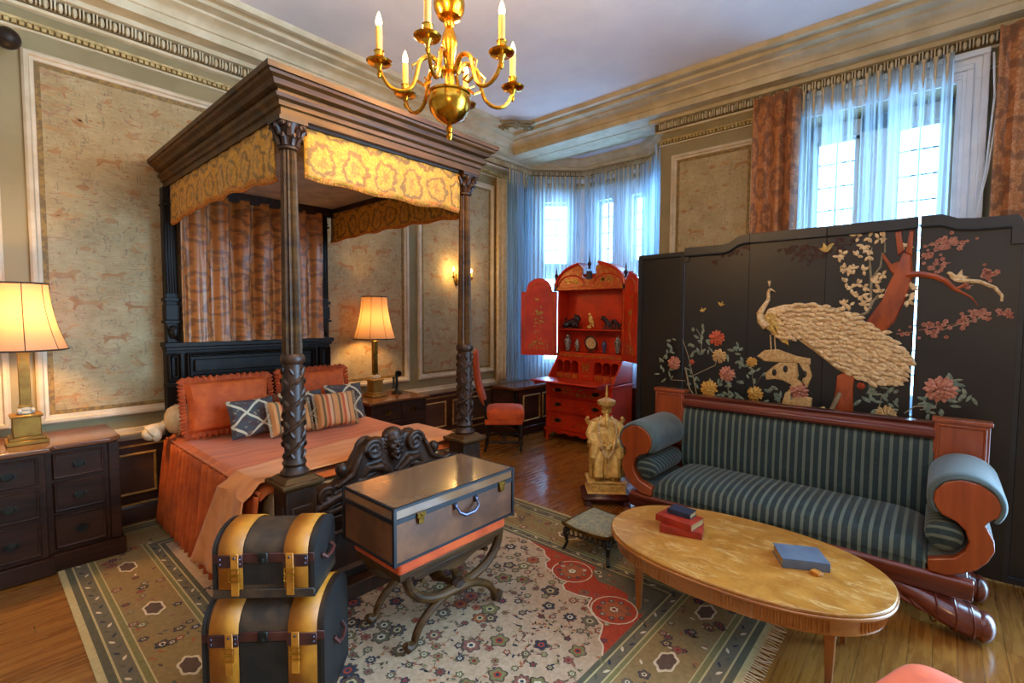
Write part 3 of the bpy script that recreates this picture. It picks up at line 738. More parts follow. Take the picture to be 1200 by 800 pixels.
# canopy cornice: stepped profile on a rectangle
cx0, cx1, cy0, cy1 = 1.0, 2.285, 2.315, 4.30
CP = [(-.03, 2.415), (.0, 2.415), (.0, 2.45), (.012, 2.455), (.014, 2.475), (.03, 2.485), (.035, 2.50), (.02, 2.505), (.02, 2.52), (.045, 2.53), (.055, 2.55), (.075, 2.56), (.08, 2.572), (.09, 2.575), (.092, 2.60), (.02, 2.61), (-.1, 2.612)]
b = MB(); ring = [(cx0, cy1 + .02), (cx0, cy0), (cx1, cy0), (cx1, cy1 + .02)]
b.sweep([(p[0], p[1]) for p in ring][::-1], CP)
b.sweep([(p[0], p[1]) for p in ring][::-1], [(-.03, 2.415), (-.03, 2.56)])
b.build('canopy_cornice', M['ebony_x'], bed, ang=.4)
b = MB(); b.box((cx0 - .05, cy0 - .02, 2.575), (cx1 + .05, cy1 + .02, 2.60)); b.build('canopy_roof', M['ebony'], bed)
b = MB(); b.box((cx0 + .05, cy0 + .04, 2.44), (cx1 - .05, cy1 - .02, 2.45)); b.build('tester', M['tester'], bed)
b = MB()
b.box((cx0 + .03, HY - .08, 2.365), (cx1 - .03, HY - .03, 2.44)); b.box((cx0 + .02, cy0 + .04, 2.40), (cx0 + .06, cy1, 2.44)); b.box((cx1 - .06, cy0 + .04, 2.40), (cx1 - .02, cy1, 2.44)); b.box((cx0 + .02, cy0 + .03, 2.40), (cx1 - .02, cy0 + .07, 2.44))
b.build('tester_frame', M['ebony'], bed, bev=.003)
def val(name, p, q, seed, sc, sag, z1=2.42):
    """one valance panel from p to q hung inside the cornice, with a fringe along its shaped lower edge"""
    rnd = random.Random(seed); P, Q = Vector((*p, 0)), Vector((*q, 0)); L = (Q - P).length; d = (Q - P) / L; N = Vector((d.y, -d.x, 0))
    def low(u): return 2.165 + sag * (abs(2 * u - 1) ** 2.2 - .4) - .006 * sin(u * L * 20)
    def fn(u, v):
        z = z1 + (low(u) - z1) * (1 - v); o = .006 * sin(u * L * 16 + seed) * (1 - v) + .004 * sin(u * L * 37); c = P + d * (u * L) + N * o; return (c.x, c.y, z)
    m = MB().grid(fn, 40, 8, uvs=(L * sc, .25 * sc)).build(name, M['gold_dam'], bed, solid=.006)
    def fr(u, v):
        z = low(u) + .028 * (v - 1) + .004 ; o = .004 * (1 if v > .5 else -1) + .003 * sin(u * L * 400); c = P + d * (u * L) + N * (o + .006 * sin(u * L * 16 + seed)); return (c.x, c.y, z + .012)
    MB().grid(fr, 160, 2).build('fringe', M['gold_trim'], m, solid=.008)
val('valance', (PX0 + .065, PY - .02), (PX1 - .06, PY - .02), 1, 5.4, .012)
val('valance', (PX0 - .045, HY - .03), (PX0 - .045, PY + .05), 2, 5.4, -.035)
val('valance', (PX1 + .03, PY + .05), (PX1 + .03, HY - .03), 3, 5.4, -.02)
# bed rails, mattress
for x in (1.0, 2.18): b = MB(); b.box((x, 2.44, .22), (x + .04, 4.2, .42)); b.build('side_rail', M['ebony'], bed, bev=.005)
b = MB(); b.box((1.0, 2.47, .3), (2.2, 4.17, .585)); b.build('mattress', M['linen'], bed, bev=.03, seg=3)
# footboard with carved cresting
b = MB()
b.box((PX0 + .05, 2.34, .04), (PX1 - .05, 2.42, .46))
b.box((PX0 + .05, 2.325, .40), (PX1 - .05, 2.435, .44))
for x0 in (1.14, 1.49, 1.84):
    rect_mould(b, (0, 2.34, 0), (1, 0, 0), (0, 0, 1), (0, -1, 0), x0, x0 + .29, .12, .36, [(0, 0), (0, .02), (.015, .03), (.03, .005)])
b.box((PX0 + .07, 2.25, 0), (PX1 - .07, 2.42, .08))
b.build('footboard', M['ebony'], bed, bev=.005)
b = MB(); xc = 1.625
half = [(.0, .80), (.05, .79), (.09, .80), (.15, .795), (.20, .76), (.24, .70), (.28, .64), (.34, .60), (.42, .60), (.50, .59), (.52, .54), (.52, .44)]
out = [(xc + a, z) for a, z in half] + [(xc - a, z) for a, z in half[::-1][:-1]]
b.prism(out, (0, 2.38, 0), (1, 0, 0), (0, 0, 1), (0, -1, 0), -.03, .03)
for sg in (-1, 1):
    for yy in (2.345, 2.415):
        pts = [(xc + sg * (.14 + .062 * (1 - i / 34) * cos(i * .42)), yy - (.012 if yy < 2.38 else -.012), .74 + .062 * (1 - i / 34) * sin(i * .42)) for i in range(30)]
        b.tube(pts, [.014 * (1 - .4 * i / 30) for i in range(30)], 7); b.ell((xc + sg * .14, yy, .74), .018, 8, 6)
        b.tube([(xc + sg * .20, yy, .76), (xc + sg * .235, yy, .70), (xc + sg * .27, yy, .63), (xc + sg * .33, yy, .60), (xc + sg * .36, yy, .585)], [.012, .018, .018, .014, .01], 7)
        b.tube([(xc + sg * .02, yy, .58), (xc + sg * .10, yy - .01, .64), (xc + sg * .17, yy, .64), (xc + sg * .2, yy, .60)], [.02, .026, .018, .008], 7)
        b.tube([(xc + sg * .04, yy, .52), (xc + sg * .13, yy - .012, .58), (xc + sg * .22, yy, .57), (xc + sg * .25, yy, .53)], [.02, .026, .018, .008], 7)
        pts = [(xc + sg * (.42 + .05 * (1 - i / 30) * cos(2.5 - i * .45)), yy, .55 + .05 * (1 - i / 30) * sin(2.5 - i * .45)) for i in range(26)]
        b.tube(pts, .014, 6); b.tube([(xc + sg * .26, yy, .50), (xc + sg * .34, yy - .01, .54), (xc + sg * .46, yy, .50), (xc + sg * .52, yy, .46)], [.016, .024, .02, .012], 7)
        b.tube([(xc + sg * .2, yy, .46), (xc + sg * .3, yy - .01, .48), (xc + sg * .4, yy, .46), (xc + sg * .5, yy, .49)], [.016, .022, .02, .012], 7)
b.build('footboard_crest', M['ebony'], bed, remesh=.006)
b = MB()   # carved mask
b.ell((xc, 2.355, .755), (.058, .05, .072), 16, 12); b.ell((xc, 2.37, .80), (.062, .05, .045), 14, 10); b.ell((xc, 2.31, .75), (.012, .018, .018), 8, 6)
for sg in (-1, 1):
    b.ell((xc + sg * .022, 2.312, .768), (.012, .008, .007), 8, 6); b.ell((xc + sg * .03, 2.318, .738), (.018, .014, .016), 8, 6); b.tube([(xc + sg * .005, 2.31, .782), (xc + sg * .025, 2.308, .787), (xc + sg * .045, 2.325, .776)], .006, 6)
    for i in range(5): b.ell((xc + sg * .058, 2.36, .80 - i * .022), (.014, .018, .014), 8, 6)
b.ell((xc, 2.312, .724), (.02, .01, .006), 8, 6); b.ell((xc, 2.32, .705), (.028, .018, .02), 10, 6); b.tube([(xc - .03, 2.33, .70), (xc, 2.32, .66), (xc + .03, 2.33, .70)], .014, 7)
b.build('carved_mask', M['ebony'], bed, remesh=.0035)
for sg in (-1, 1):
    b = MB(); b.lathe([(.012, 0), (.015, .01), (.008, .02), (.014, .03), (.026, .043), (.033, .062), (.03, .085), (.018, .10), (.0, .107)], (xc + sg * .315, 2.38, .595), 14); b.build('ball_finial', M['ebony'], bed)

# ------------------------------------------------------------------ bedding
def cushion(mb, w, h, t, M_, nu=18, pinch=.12, puff=1, ruf=0, seed=0):
    rnd = random.Random(seed); ph = [rnd.uniform(0, 6) for _ in range(4)]
    for side in (1, -1):
        def fn(u, v):
            a, c = 2 * u - 1, 2 * v - 1
            x = a * w / 2 * (1 - pinch * (1 - c * c) * 0 - pinch * .5 * (1 - abs(c) ** 2) * abs(a) ** 2)
            z = c * h / 2 * (1 - pinch * .5 * (1 - a * a) * abs(c) ** 2)
            e = max(0, (1 - a ** 4) * (1 - c ** 4)) ** .45
            y = side * t / 2 * e * (1 + .06 * sin(5 * a + ph[0]) * sin(4 * c + ph[1]))
            return M_ @ Vector((x, y, z + h / 2))
        mb.grid(fn, nu, nu)
    return mb
bs = thing('bedspread', 'rust orange bedspread with a gathered skirt to the floor on the carved bed', 'bedspread', (1.6, 3.2, .62))
BX0, BX1, BY0, BY1, BZ = .93, 2.27, 2.476, 4.135, .625
b = MB()
def top(u, v):
    x = BX0 + (BX1 - BX0) * u; y = BY0 + (BY1 - BY0) * v
    e = min(u, 1 - u) * (BX1 - BX0); ed = max(0, .05 - e) / .05
    z = BZ + .012 * sin(x * 3.2) * sin(y * 2) + .003 * sin(x * 23 + 2 * sin(y * 5)) - .03 * ed * ed
    fy = max(0, .04 - v * (BY1 - BY0)) / .04
    return (x, y, z - .025 * fy * fy)
b.grid(top, 40, 50, uvs=(1, 1)); b.build('coverlet_top', M['bedspread'], bs)
def skirt_fn(P, Q, bot=.015, seed=0, lean=.03, f=.05, amp=.02, z1=BZ - .03):
    P, Q = Vector(P), Vector(Q); L = (Q - P).length; d = (Q - P) / L; N = Vector((d.y, -d.x))
    def fn(u, v):
        s_ = u * L; k = 1 - v
        w = 2 * pi * s_ / f + 1.3 * sin(s_ * 9 + seed) + .8 * sin(s_ * 17 + k * 2)
        o = (amp * (.25 + .9 * k)) * sin(w) + lean * k + .004
        p = P + d * s_ + N * o; return (p.x, p.y, z1 + (bot - z1) * k)
    return fn
L_ = BY1 - BY0
for p_, q_, s_ in (((BX0, BY1), (BX0, BY0), 1), ((BX1, BY0), (BX1, BY1), 2)): m = MB(); m.grid(skirt_fn(p_, q_, seed=s_, lean=.02, f=.085, amp=.054), 260, 10); m.build('gathered_skirt', M['skirt'], bs, solid=.003)
for x in (BX0, BX1): b = MB(); b.tube([(x, BY1, BZ - .022), (x, BY0, BZ - .022)], .008, 6); b.build('piping', M['bedspread'], bs)
# throw across the foot of the bed, falling over the near side
th = MB()
def thr(u, v):
    # u across the bed (with drops), v along the bed
    y0 = 2.492; s_ = u * 2.28; y = y0 + v * (.24 + .26 * min(1, s_ / 1.6) - .02 * sin(u * 6))
    drop = .5
    if s_ < drop:
        k = (drop - s_) / drop; x = BX0 - .05 - .09 * k + .012 * sin(v * 18) * k - .015 * sin(v * 7 + 1); z = BZ + .03 - (drop - s_); y += .30 * k * v - .02 * k
        if k < .12: x = BX0 - .05 * (k / .12) - .0; z = BZ + .03 - (drop - s_)
    else:
        x = BX0 + (s_ - drop) ; x = min(x, BX1 + .03); z = BZ + .030 + .012 * sin(x * 3.2) * sin(y * 2) + .008 * sin(v * 22 + x * 2) * max(0, .35 - v) * 2
        if s_ - drop > BX1 - BX0 + .03: k = s_ - drop - (BX1 - BX0 + .03); z = BZ + .03 - k; x = BX1 + .03 + min(k, .06) * .5 + .08 * k
    return (x, y, z)
th.grid(thr, 90, 28, uvs=(1, 1)); tag(th.build('throw_blanket', M['throw'], solid=.008), 'peach coloured quilted throw draped over the foot of the bed', 'blanket')
def lean(x, y, z, rz, back):   # cushion standing on its edge, leaning back
    return Matrix.Translation((x, y, z)) @ Euler((0, 0, rz), 'XYZ').to_matrix().to_4x4() @ Euler((-back, 0, 0), 'XYZ').to_matrix().to_4x4()
def pillow(name, x, y, w, h, t, rz, back, mk, label, seed, ruffle=False, group=None, z=BZ + .012, fringe=False, roll=0):
    T = lean(x, y, z, rz, back) @ Euler((0, roll, 0), 'XYZ').to_matrix().to_4x4()
    root = thing(name, label, 'pillow', T @ Vector((0, 0, 0)), 0, group)
    cushion(MB(), w, h, t, T, seed=seed).build('cushion_body', M[mk], root)
    if ruffle:
        b = MB(); n_ = 180
        def rf(u, v):
            a = u * 4; k = int(a) % 4; f_ = a - int(a)
            base = [(-1 + 2 * f_, -1), (1, -1 + 2 * f_), (1 - 2 * f_, 1), (-1, 1 - 2 * f_)][k]
            out_ = [(0, -1), (1, 0), (0, 1), (-1, 0)][k]
            q = .028 * v * (1 + .15 * sin(u * 4 * 80)); y = .010 * sin(u * 4 * 95) * v
            return T @ Vector((base[0] * (w / 2 - .01) + out_[0] * q + base[0] * q * .5, y, base[1] * (h / 2 - .01) + out_[1] * q + base[1] * q * .5 + h / 2))
        b.grid(rf, 480, 3); b.build('ruffle', M['ruffle'], root, solid=.003)
    if fringe:
        b = MB()
        for sx in (-1, 1):
            for i in range(26): z_ = h * (i + .5) / 26; b.tube([T @ Vector((sx * w * .485, 0, z_)), T @ Vector((sx * (w * .485 + .018), .002 * (i % 3), z_ - .003))], .003, 4)
        b.build('fringe', M['linen'], root)
    return root
bol = thing('bolster', 'cream quilted bolster with a gathered knot end behind the orange pillows', 'bolster', (1.6, 4.03, .72))
b = MB(); b.lathe([(.0, -.70), (.05, -.70), (.085, -.68), (.10, -.655), (.103, -.55), (.105, 0), (.103, .55), (.10, .66), (.08, .69), (.0, .70)], (0, 0, 0), 24, M=frame((1.6, 4.02, .748), ry=pi / 2)); b.build('bolster_body', M['linen'], bol)
b = MB(); b.lathe([(.0, 0), (.03, -.004), (.026, -.015), (.03, -.03), (.05, -.07), (.062, -.11), (.055, -.115), (.02, -.06), (0, -.05)], (0, 0, 0), 18, M=frame((.905, 4.03, .73), ry=pi / 2 - .55)); b.ell((.815, 4.02, .675), (.055, .04, .05), 10, 8); b.ell((.84, 4.0, .665), (.035, .035, .05), 10, 8); b.build('gathered_end', M['linen'], bol)
b = MB(); b.tube([(.965, 4.02 + .107 * cos(a * pi / 12), .745 + .107 * sin(a * pi / 12)) for a in range(24)], .006, 6, closed=True); b.build('cord_ring', M['linen'], bol)
pillow('sham_pillow', 1.25, 3.80, .56, .36, .13, 0, .20, 'sham', 'larger orange ruffled pillow at the left of the bed head', 1, True, z=BZ + .045)
pillow('sham_pillow', 1.89, 3.81, .55, .36, .13, -.02, .20, 'sham', 'orange ruffled pillow at the right of the bed head, partly behind the near post', 2, True, z=BZ + .055)
pillow('lattice_pillow', 1.335, 3.585, .33, .27, .10, .1, .34, 'lattice', 'dark lattice patterned cushion leaning on the left orange pillow', 3)
pillow('lattice_pillow', 1.685, 3.60, .33, .27, .09, -.03, .28, 'lattice', 'dark lattice cushion mostly hidden behind the yellow striped one', 4, z=BZ + .02)
pillow('lattice_pillow', 2.03, 3.57, .31, .31, .10, -.12, .36, 'lattice', 'dark lattice patterned cushion at the right of the bed, beyond the post', 5)
pillow('striped_pillow', 1.54, 3.46, .30, .25, .10, .06, .34, 'stripe_c', 'yellow and brown striped cushion at left of the near bedpost', 6, fringe=True)
pillow('striped_pillow', 1.87, 3.43, .31, .27, .10, -.1, .34, 'stripe_c', 'pink striped cushion with a fringed edge at right of the near bedpost', 7, fringe=True)

# ------------------------------------------------------------------ chests beside the bed
def pull(mb, M_, w=.05):
    mb.add([M_ @ Vector(p) for p in [(-w * .9, -.002, -.012), (-w * .5, -.002, -.02), (0, -.002, -.026), (w * .5, -.002, -.02), (w * .9, -.002, -.012), (w, -.002, .008), (w * .5, -.002, .016), (0, -.002, .022), (-w * .5, -.002, .016), (-w, -.002, .008)]], [tuple(range(10))])
    mb.tube([M_ @ Vector((-w * .7, -.004, .004)), M_ @ Vector((-w * .6, -.02, -.012)), M_ @ Vector((0, -.024, -.022)), M_ @ Vector((w * .6, -.02, -.012)), M_ @ Vector((w * .7, -.004, .004))], .003, 6)
    for s_ in (-1, 1): mb.ell(M_ @ Vector((s_ * w * .7, -.004, .004)), .006, 6, 5)
def serp(x0, x1, y0, y1, amp, n=24, ov=0):
    """serpentine-fronted plan outline, front at y0"""
    pts = []
    for i in range(n + 1):
        t = i / n; pts.append((x0 - ov + (x1 - x0 + 2 * ov) * t, y0 - ov + amp * (cos(2 * pi * t) - 1) * .5 * -1 - amp))
    return pts + [(x1 + ov, y1), (x0 - ov, y1)]
nr = thing('bedside_chest', 'serpentine mahogany chest of drawers at right of the bed, under a lamp', 'chest of drawers', (2.68, 4.05, 0))
b = MB(); Z_ = (0, 0, 1)
x0, x1, y0, y1 = 2.36, 3.0, 3.80, 4.27
b.prism(serp(x0 + .015, x1 - .015, y0, y1, .03), (0, 0, 0), (1, 0, 0), (0, 1, 0), Z_, .08, .68); b.prism(serp(x0, x1, y0 - .005, y1, .03), (0, 0, 0), (1, 0, 0), (0, 1, 0), Z_, .05, .10)
b.build('body', M['walnut'], nr, bev=.003)
b = MB(); b.prism(serp(x0, x1, y0 - .005, y1, .03, ov=.015), (0, 0, 0), (1, 0, 0), (0, 1, 0), Z_, .68, .705); b.build('chest_top', M['walnut_top'], nr, bev=.006, seg=2)
for x in (x0 + .05, x1 - .05):
    for y in (y0 + .03, y1 - .05):
        b = MB(); b.taper((x, y, 0), (.05, .05), (x, y, .06), (.07, .07)); b.build('foot', M['walnut'], nr, bev=.005)
for row, (za, zb) in enumerate(((.52, .665), (.33, .50), (.12, .31))):
    spans = ((x0 + .03, 2.70), (2.715, x1 - .03)) if row < 1 else ((x0 + .03, x1 - .03),)
    for xa, xb in spans:
        b = MB(); pts = []
        for i in range(13):
            x = xa + (xb - xa) * i / 12; t = (x - x0) / (x1 - x0); pts.append((x, y0 - .008 - .03 + .03 * (1 - cos(2 * pi * t)) * .5))
        outl = pts + [(p[0], p[1] + .02) for p in pts[::-1]]
        b.prism(outl, (0, 0, 0), (1, 0, 0), (0, 1, 0), Z_, za, zb); dr = b.build('drawer', M['walnut'], nr, bev=.004)
        for xp in ((xa + xb) / 2,) if len(spans) > 1 else (xa + .13, xb - .13):
            t = (xp - x0) / (x1 - x0); m_ = MB(); pull(m_, frame((xp, y0 - .04 + .03 * (1 - cos(2 * pi * t)) * .5, (za + zb) / 2)), .035); m_.build('drawer_pull', M['brass_dull'], dr)
nl = thing('breakfront_chest', 'dark breakfront chest of drawers at the far left, under a large lamp', 'chest of drawers', (-.1, 4.0, 0))
b = MB(); lx0, lx1 = -.62, .60
b.box((lx0, 3.80, .1), (lx1, 4.27, .705)); b.box((lx0 + .28, 3.76, .1), (.27, 3.8, .705)); b.box((lx1 - .05, 3.79, .1), (lx1 + .005, 3.83, .705))
b.box((lx0 - .01, 3.77, 0), (lx1 + .02, 4.27, .10)); b.box((lx0 + .26, 3.735, 0), (.29, 3.78, .10)); b.build('body', M['walnut'], nl, bev=.005)
b = MB(); b.prism([(lx0 - .02, 4.28), (lx0 - .02, 3.78), (lx0 + .25, 3.78), (lx0 + .27, 3.74), (.29, 3.74), (.31, 3.78), (lx1 - .04, 3.78), (lx1 + .02, 3.84), (lx1 + .02, 4.28)], (0, 0, 0), (1, 0, 0), (0, 1, 0), Z_, .705, .735); b.build('chest_top', M['walnut_top'], nl, bev=.008, seg=2)
for (xa, xb, yy) in ((lx0 + .3, .25, 3.76), (.29, lx1 - .06, 3.80), (lx0 + .02, lx0 + .26, 3.80)):
    for za, zb in ((.535, .685), (.34, .515), (.125, .32)):
        b = MB(); b.box((xa + .01, yy - .012, za), (xb - .01, yy + .01, zb)); rect_mould(b, (0, yy - .012, 0), (1, 0, 0), Z_, (0, -1, 0), xa + .012, xb - .012, za + .002, zb - .002, [(0, 0), (0, .005), (.01, .005), (.012, 0)])
        dr = b.build('drawer', M['walnut'], nl, bev=.003)
        for xp in ((xa + xb) / 2,) if xb - xa < .35 else (xa + .13, xb - .13): m_ = MB(); pull(m_, frame((xp, yy - .014, (za + zb) / 2)), .035); m_.build('drawer_pull', M['iron'], dr)

# ------------------------------------------------------------------ table lamps
def lamp(x, y, z, label, big):
    t = thing('table_lamp', label, 'lamp', (x, y, z)); w = .055 if not big else .06
    b = MB(); b.cbox((x, y, z + .012), (w * 3.0, w * 3.0, .024)); b.cbox((x, y, z + .034), (w * 2.6, w * 2.6, .02)); b.build('foot_plate', M['brass_lamp'], t, bev=.004)
    b = MB(); b.cbox((x, y, z + .10), (w * 2.0, w * 2.0, .115)); b.cbox((x, y, z + .162), (w * 2.3, w * 2.3, .014)); b.build('pedestal_block', M['brass_lamp'], t, bev=.004)
    b = MB(); b.lathe([(.035, .17), (.04, .18), (.03, .19), (.036, .20), (.028, .215)], (x, y, z), 16)
    for sx in (-1, 1):
        for sy in (-1, 1): b.ell((x + sx * .028, y + sy * .028, z + .19), (.012, .012, .015), 8, 6)
    b.build('acanthus_collar', M['frame'], t)
    b = MB(); b.cbox((x, y, z + .365), (w * .8, w * .8, .32)); b.cbox((x, y, z + .53), (w * 1.05, w * 1.05, .016)); b.cbox((x, y, z + .215), (w * 1.0, w * 1.0, .012)); b.build('square_column', M['brass_dull'] if not big else M['brass_lamp'], t, bev=.003)
    b = MB(); b.tube([(x, y, z + .53), (x, y, z + .64)], .012, 10); b.lathe([(.018, .6), (.024, .61), (.024, .66), (.018, .67)], (x, y, z), 12); b.build('lamp_socket', M['brass'], t)
    zb, h = z + (.56 if not big else .545), .40 if not big else .385; rb, rt = .20, .122
    def sh(u, v):
        a = 2 * pi * u; f_ = (a * 8 / (2 * pi)) % 1; q = 1 - .035 * sin(pi * f_)
        r = rt + (rb - rt) * ((1 - v) ** 2.1 * .85 + (1 - v) * .15); return (x + r * q * cos(a), y + r * q * sin(a), zb + h * v)
    s_ = MB().grid(sh, 64, 14, uvs=(1, 1)).build('lamp_shade', M['shade'], t)
    b = MB()
    b.tube([sh(i / 64, 0) for i in range(64)], .005, 5, closed=True); b.tube([sh(i / 64, 1) for i in range(64)], .005, 5, closed=True)
    for k in range(8): b.tube([sh(k / 8, j / 14) for j in range(15)], .0022, 4)
    b.build('shade_piping', M['book_red'] if False else M['hide'], s_)
    b = MB(); b.ell((x, y, z + .72), (.028, .028, .042), 12, 8); b.build('bulb', M['flame'], t)
lamp(.215, 4.0, .735, 'large table lamp with a cream bell shade at the far left of the room', True)
lamp(2.61, 4.08, .705, 'brass column table lamp with bell shade on the chest right of the bed', False)
# candlestick telephone
t = thing('candlestick_telephone', 'dark antique candlestick telephone on the chest beside the brass lamp', 'telephone', (2.86, 4.08, .705))
q = (2.86, 4.08, .705)
b = MB(); b.lathe([(.055, 0), (.058, .008), (.05, .018), (.025, .028), (.016, .04), (.014, .06), (.013, .17), (.018, .18), (.013, .19), (.012, .21)], q, 20); b.build('stand', M['iron'], t)
b = MB(); b.lathe([(.013, 0), (.022, .01), (.026, .03), (.022, .035), (.03, .055), (.034, .06), (.026, .058), (.012, .03)], (0, 0, 0), 18, M=frame((q[0], q[1] - .005, q[2] + .215), rx=pi / 2 + .2, rz=-.4)); b.build('mouthpiece', M['iron'], t)
b = MB(); b.tube([(q[0], q[1], q[2] + .16), (q[0] - .03, q[1] - .01, q[2] + .165), (q[0] - .045, q[1] - .02, q[2] + .155)], .004, 6); b.build('cradle', M['brass'], t)
b = MB(); b.lathe([(.022, -.0), (.024, .006), (.012, .025), (.011, .09), (.016, .10), (.015, .11), (0, .112)], (q[0] - .05, q[1] - .02, q[2] + .06), 14); b.build('receiver', M['iron'], t)
# wall sconce with two candle arms
t = thing('wall_sconce', 'brass two armed candle sconce lit on the right wall panel beyond the bed', 'wall light', (3.88, 4.31, 1.9))
b = MB(); b.lathe([(0, 0), (.03, .002), (.04, .012), (.03, .02), (.0, .03)], (0, 0, 0), 18, M=frame((3.88, YL - .005, 1.92), rx=pi / 2) @ Matrix.Diagonal((1, 1.8, 1, 1))); b.build('back_plate', M['brass_dull'], t)
for s_ in (-1, 1):
    b = MB(); b.tube([(3.88, 4.29, 1.91), (3.88 + s_ * .05, 4.25, 1.87), (3.88 + s_ * .12, 4.22, 1.88), (3.88 + s_ * .14, 4.21, 1.93)], .006, 7); b.lathe([(.006, 0), (.028, .01), (.03, .014), (.012, .012), (.012, .03)], (3.88 + s_ * .14, 4.21, 1.925), 14); a_ = b.build('arm', M['brass_dull'], t)
    b = MB(); b.lathe([(.009, 0), (.009, .06), (.0, .062)], (3.88 + s_ * .14, 4.21, 1.945), 10); b.build('candle_sleeve', M['candle'], a_)
    b = MB(); b.lathe([(.004, 0), (.012, .012), (.010, .03), (.0, .055)], (3.88 + s_ * .14, 4.21, 2.005), 10); b.build('flame_bulb', M['flame'], a_)
# telephone / lamp flex running down the dado is not visible; nothing more on this wall
# ------------------------------------------------------------------ coral velvet side chair, seen side-on
ch = thing('side_chair', 'coral velvet side chair with black turned legs facing the red desk', 'chair', (3.92, 3.58, 0), radians(-47.5))
T = chain(ch)   # local +x is the way the chair faces
def rbox(mb, x0, x1, y0, y1, z0, z1, dome=.02, r=.05, n=12):
    """upholstered pad with rounded plan corners and a domed top"""
    def rim(t, k):
        a = 2 * pi * t; c_, s_ = cos(a), sin(a); e = .28
        q = abs(c_) ** e * (1 if c_ > 0 else -1), abs(s_) ** e * (1 if s_ > 0 else -1)
        return ((x0 + x1) / 2 + q[0] * (x1 - x0) / 2 * k, (y0 + y1) / 2 + q[1] * (y1 - y0) / 2 * k)
    rows = [(z0, .97), (z0 + .3 * (z1 - z0), 1.0), (z0 + .7 * (z1 - z0), 1.0), (z1 - .01, .98), (z1 + dome * .3, .9), (z1 + dome * .8, .6), (z1 + dome, .25), (z1 + dome, .0)]
    mb.grid(lambda u, v: (lambda i, f: (lambda p: (p[0], p[1], rows[i][0] * (1 - f) + rows[min(i + 1, 7)][0] * f))(rim(u, rows[i][1] * (1 - f) + rows[min(i + 1, 7)][1] * f)))(min(int(v * 7), 7), v * 7 - min(int(v * 7), 7)), 40, 7)
b = MB(T); rbox(b, -.20, .22, -.21, .21, .385, .48, .035); b.build('seat', M['velvet'], ch)
b = MB(T); b.box((-.21, -.20, .33), (.20, .20, .39)); b.build('seat_rail', M['velvet'], ch, bev=.01)
bk = Matrix(T) @ Matrix.Translation((-.215, 0, .54)) @ Euler((0, -.20, 0), 'XYZ').to_matrix().to_4x4()
def bkf(side):
    def fn(u, v):
        z = v * .58; y = (2 * u - 1) * .20 * (1 - .0 * v); arch = .03 * (1 - (2 * u - 1) ** 2) * (v ** 6)
        e = (max(0, 1 - (2 * u - 1) ** 6) * max(0, 1 - (2 * v - 1) ** 8)) ** .4
        x = side * .032 * e - .03 * sin(v * pi) + .02 * v * v
        return (x, y, z + arch)
    return fn
b = MB(bk); b.grid(bkf(1), 14, 20); b.grid(bkf(-1), 14, 20); b.build('backrest', M['velvet'], ch)
b = MB(bk)
for s_ in (-1, 1):
    for i in range(22): b.ell((-.01 - .03 * sin(i / 22 * pi) + .02 * (i / 22) ** 2, s_ * .20, .02 + .56 * i / 22), (.005, .004, .005), 6, 4)
b.build('nail_trim', M['brass'], ch)
for sx, sy in ((1, -1), (1, 1), (-1, -1), (-1, 1)):
    x, y = sx * .18, sy * .175; b = MB(T)
    if sx > 0:
        b.cbox((x, y, .335), (.04, .04, .05)); b.lathe([(.018, .31), (.012, .30), (.022, .285), (.022, .27), (.013, .255), (.02, .22), (.023, .19), (.013, .175), (.021, .16)], (x, y, 0), 12); b.cbox((x, y, .135), (.038, .038, .045)); b.lathe([(.016, .115), (.02, .10), (.012, .085), (.019, .06), (.013, .035)], (x, y, 0), 12)
    else:
        b.tube([(x - .035, y, .60), (x - .025, y, .45), (x, y, .36), (x, y, .14), (x - .03, y, .035)], [.017, .018, .018, .017, .014], 8)
    l_ = b.build('leg', M['black_wood'], ch)
    b = MB(T); b.lathe([(.0, -.008), (.016, -.008), (.018, 0), (.016, .008), (0, .008)], (0, 0, 0), 12, M=frame((x - (.03 if sx < 0 else 0), y, .018), rx=pi / 2)); b.build('caster', M['brass_dull'], l_)
for nm, p, q in (('stretcher', (-.18, -.175, .14), (.18, -.175, .14)), ('stretcher', (-.18, .175, .14), (.18, .175, .14)), ('stretcher', (.0, -.175, .14), (.0, .175, .14))):
    b = MB(T); P, Q = Vector(p), Vector(q); b.tube([P.lerp(Q, k / 10) for k in range(11)], [.010, .012, .014, .010, .013, .017, .013, .010, .014, .012, .010], 8); b.build(nm, M['black_wood'], ch)

# ------------------------------------------------------------------ red lacquer bureau cabinet
SX, SY0, SY1 = 4.68, 2.66, 3.62
sec = thing('bureau_cabinet', 'red lacquered bureau cabinet with open doors and broken pediment in the window bay', 'cabinet', (4.92, 3.14, 0))
yc = (SY0 + SY1) / 2
b = MB()
b.box((SX + .02, SY0 + .02, .12), (5.16, SY1 - .02, .70)); b.box((SX, SY0, .10), (5.17, SY1, .13)); b.box((SX + .005, SY0 + .005, .69), (5.16, SY1 - .005, .72))
b.build('lower_case', M['lacq'], sec, bev=.004)
for (x, y, sx, sy) in ((SX + .01, SY0 + .01, 1, 1), (SX + .01, SY1 - .01, 1, -1), (5.16, SY0 + .01, -1, 1), (5.16, SY1 - .01, -1, -1)):
    b = MB(); prof = [(0, 0), (.055, 0), (.05, .035), (.07, .06), (.10, .07), (.14, .10), (0, .10)]
    b.prism(prof, (x, y, 0), (0, sy, 0), (0, 0, 1), (sx, 0, 0), 0, .02); b.prism(prof, (x, y, 0), (sx, 0, 0), (0, 0, 1), (0, sy, 0), 0, .02); b.build('bracket_foot', M['lacq'], sec)
b = MB(); pts = [(SY0 + .15 + (SY1 - SY0 - .3) * i / 24, .10 - .022 * abs(sin(i / 24 * pi * 4))) for i in range(25)]
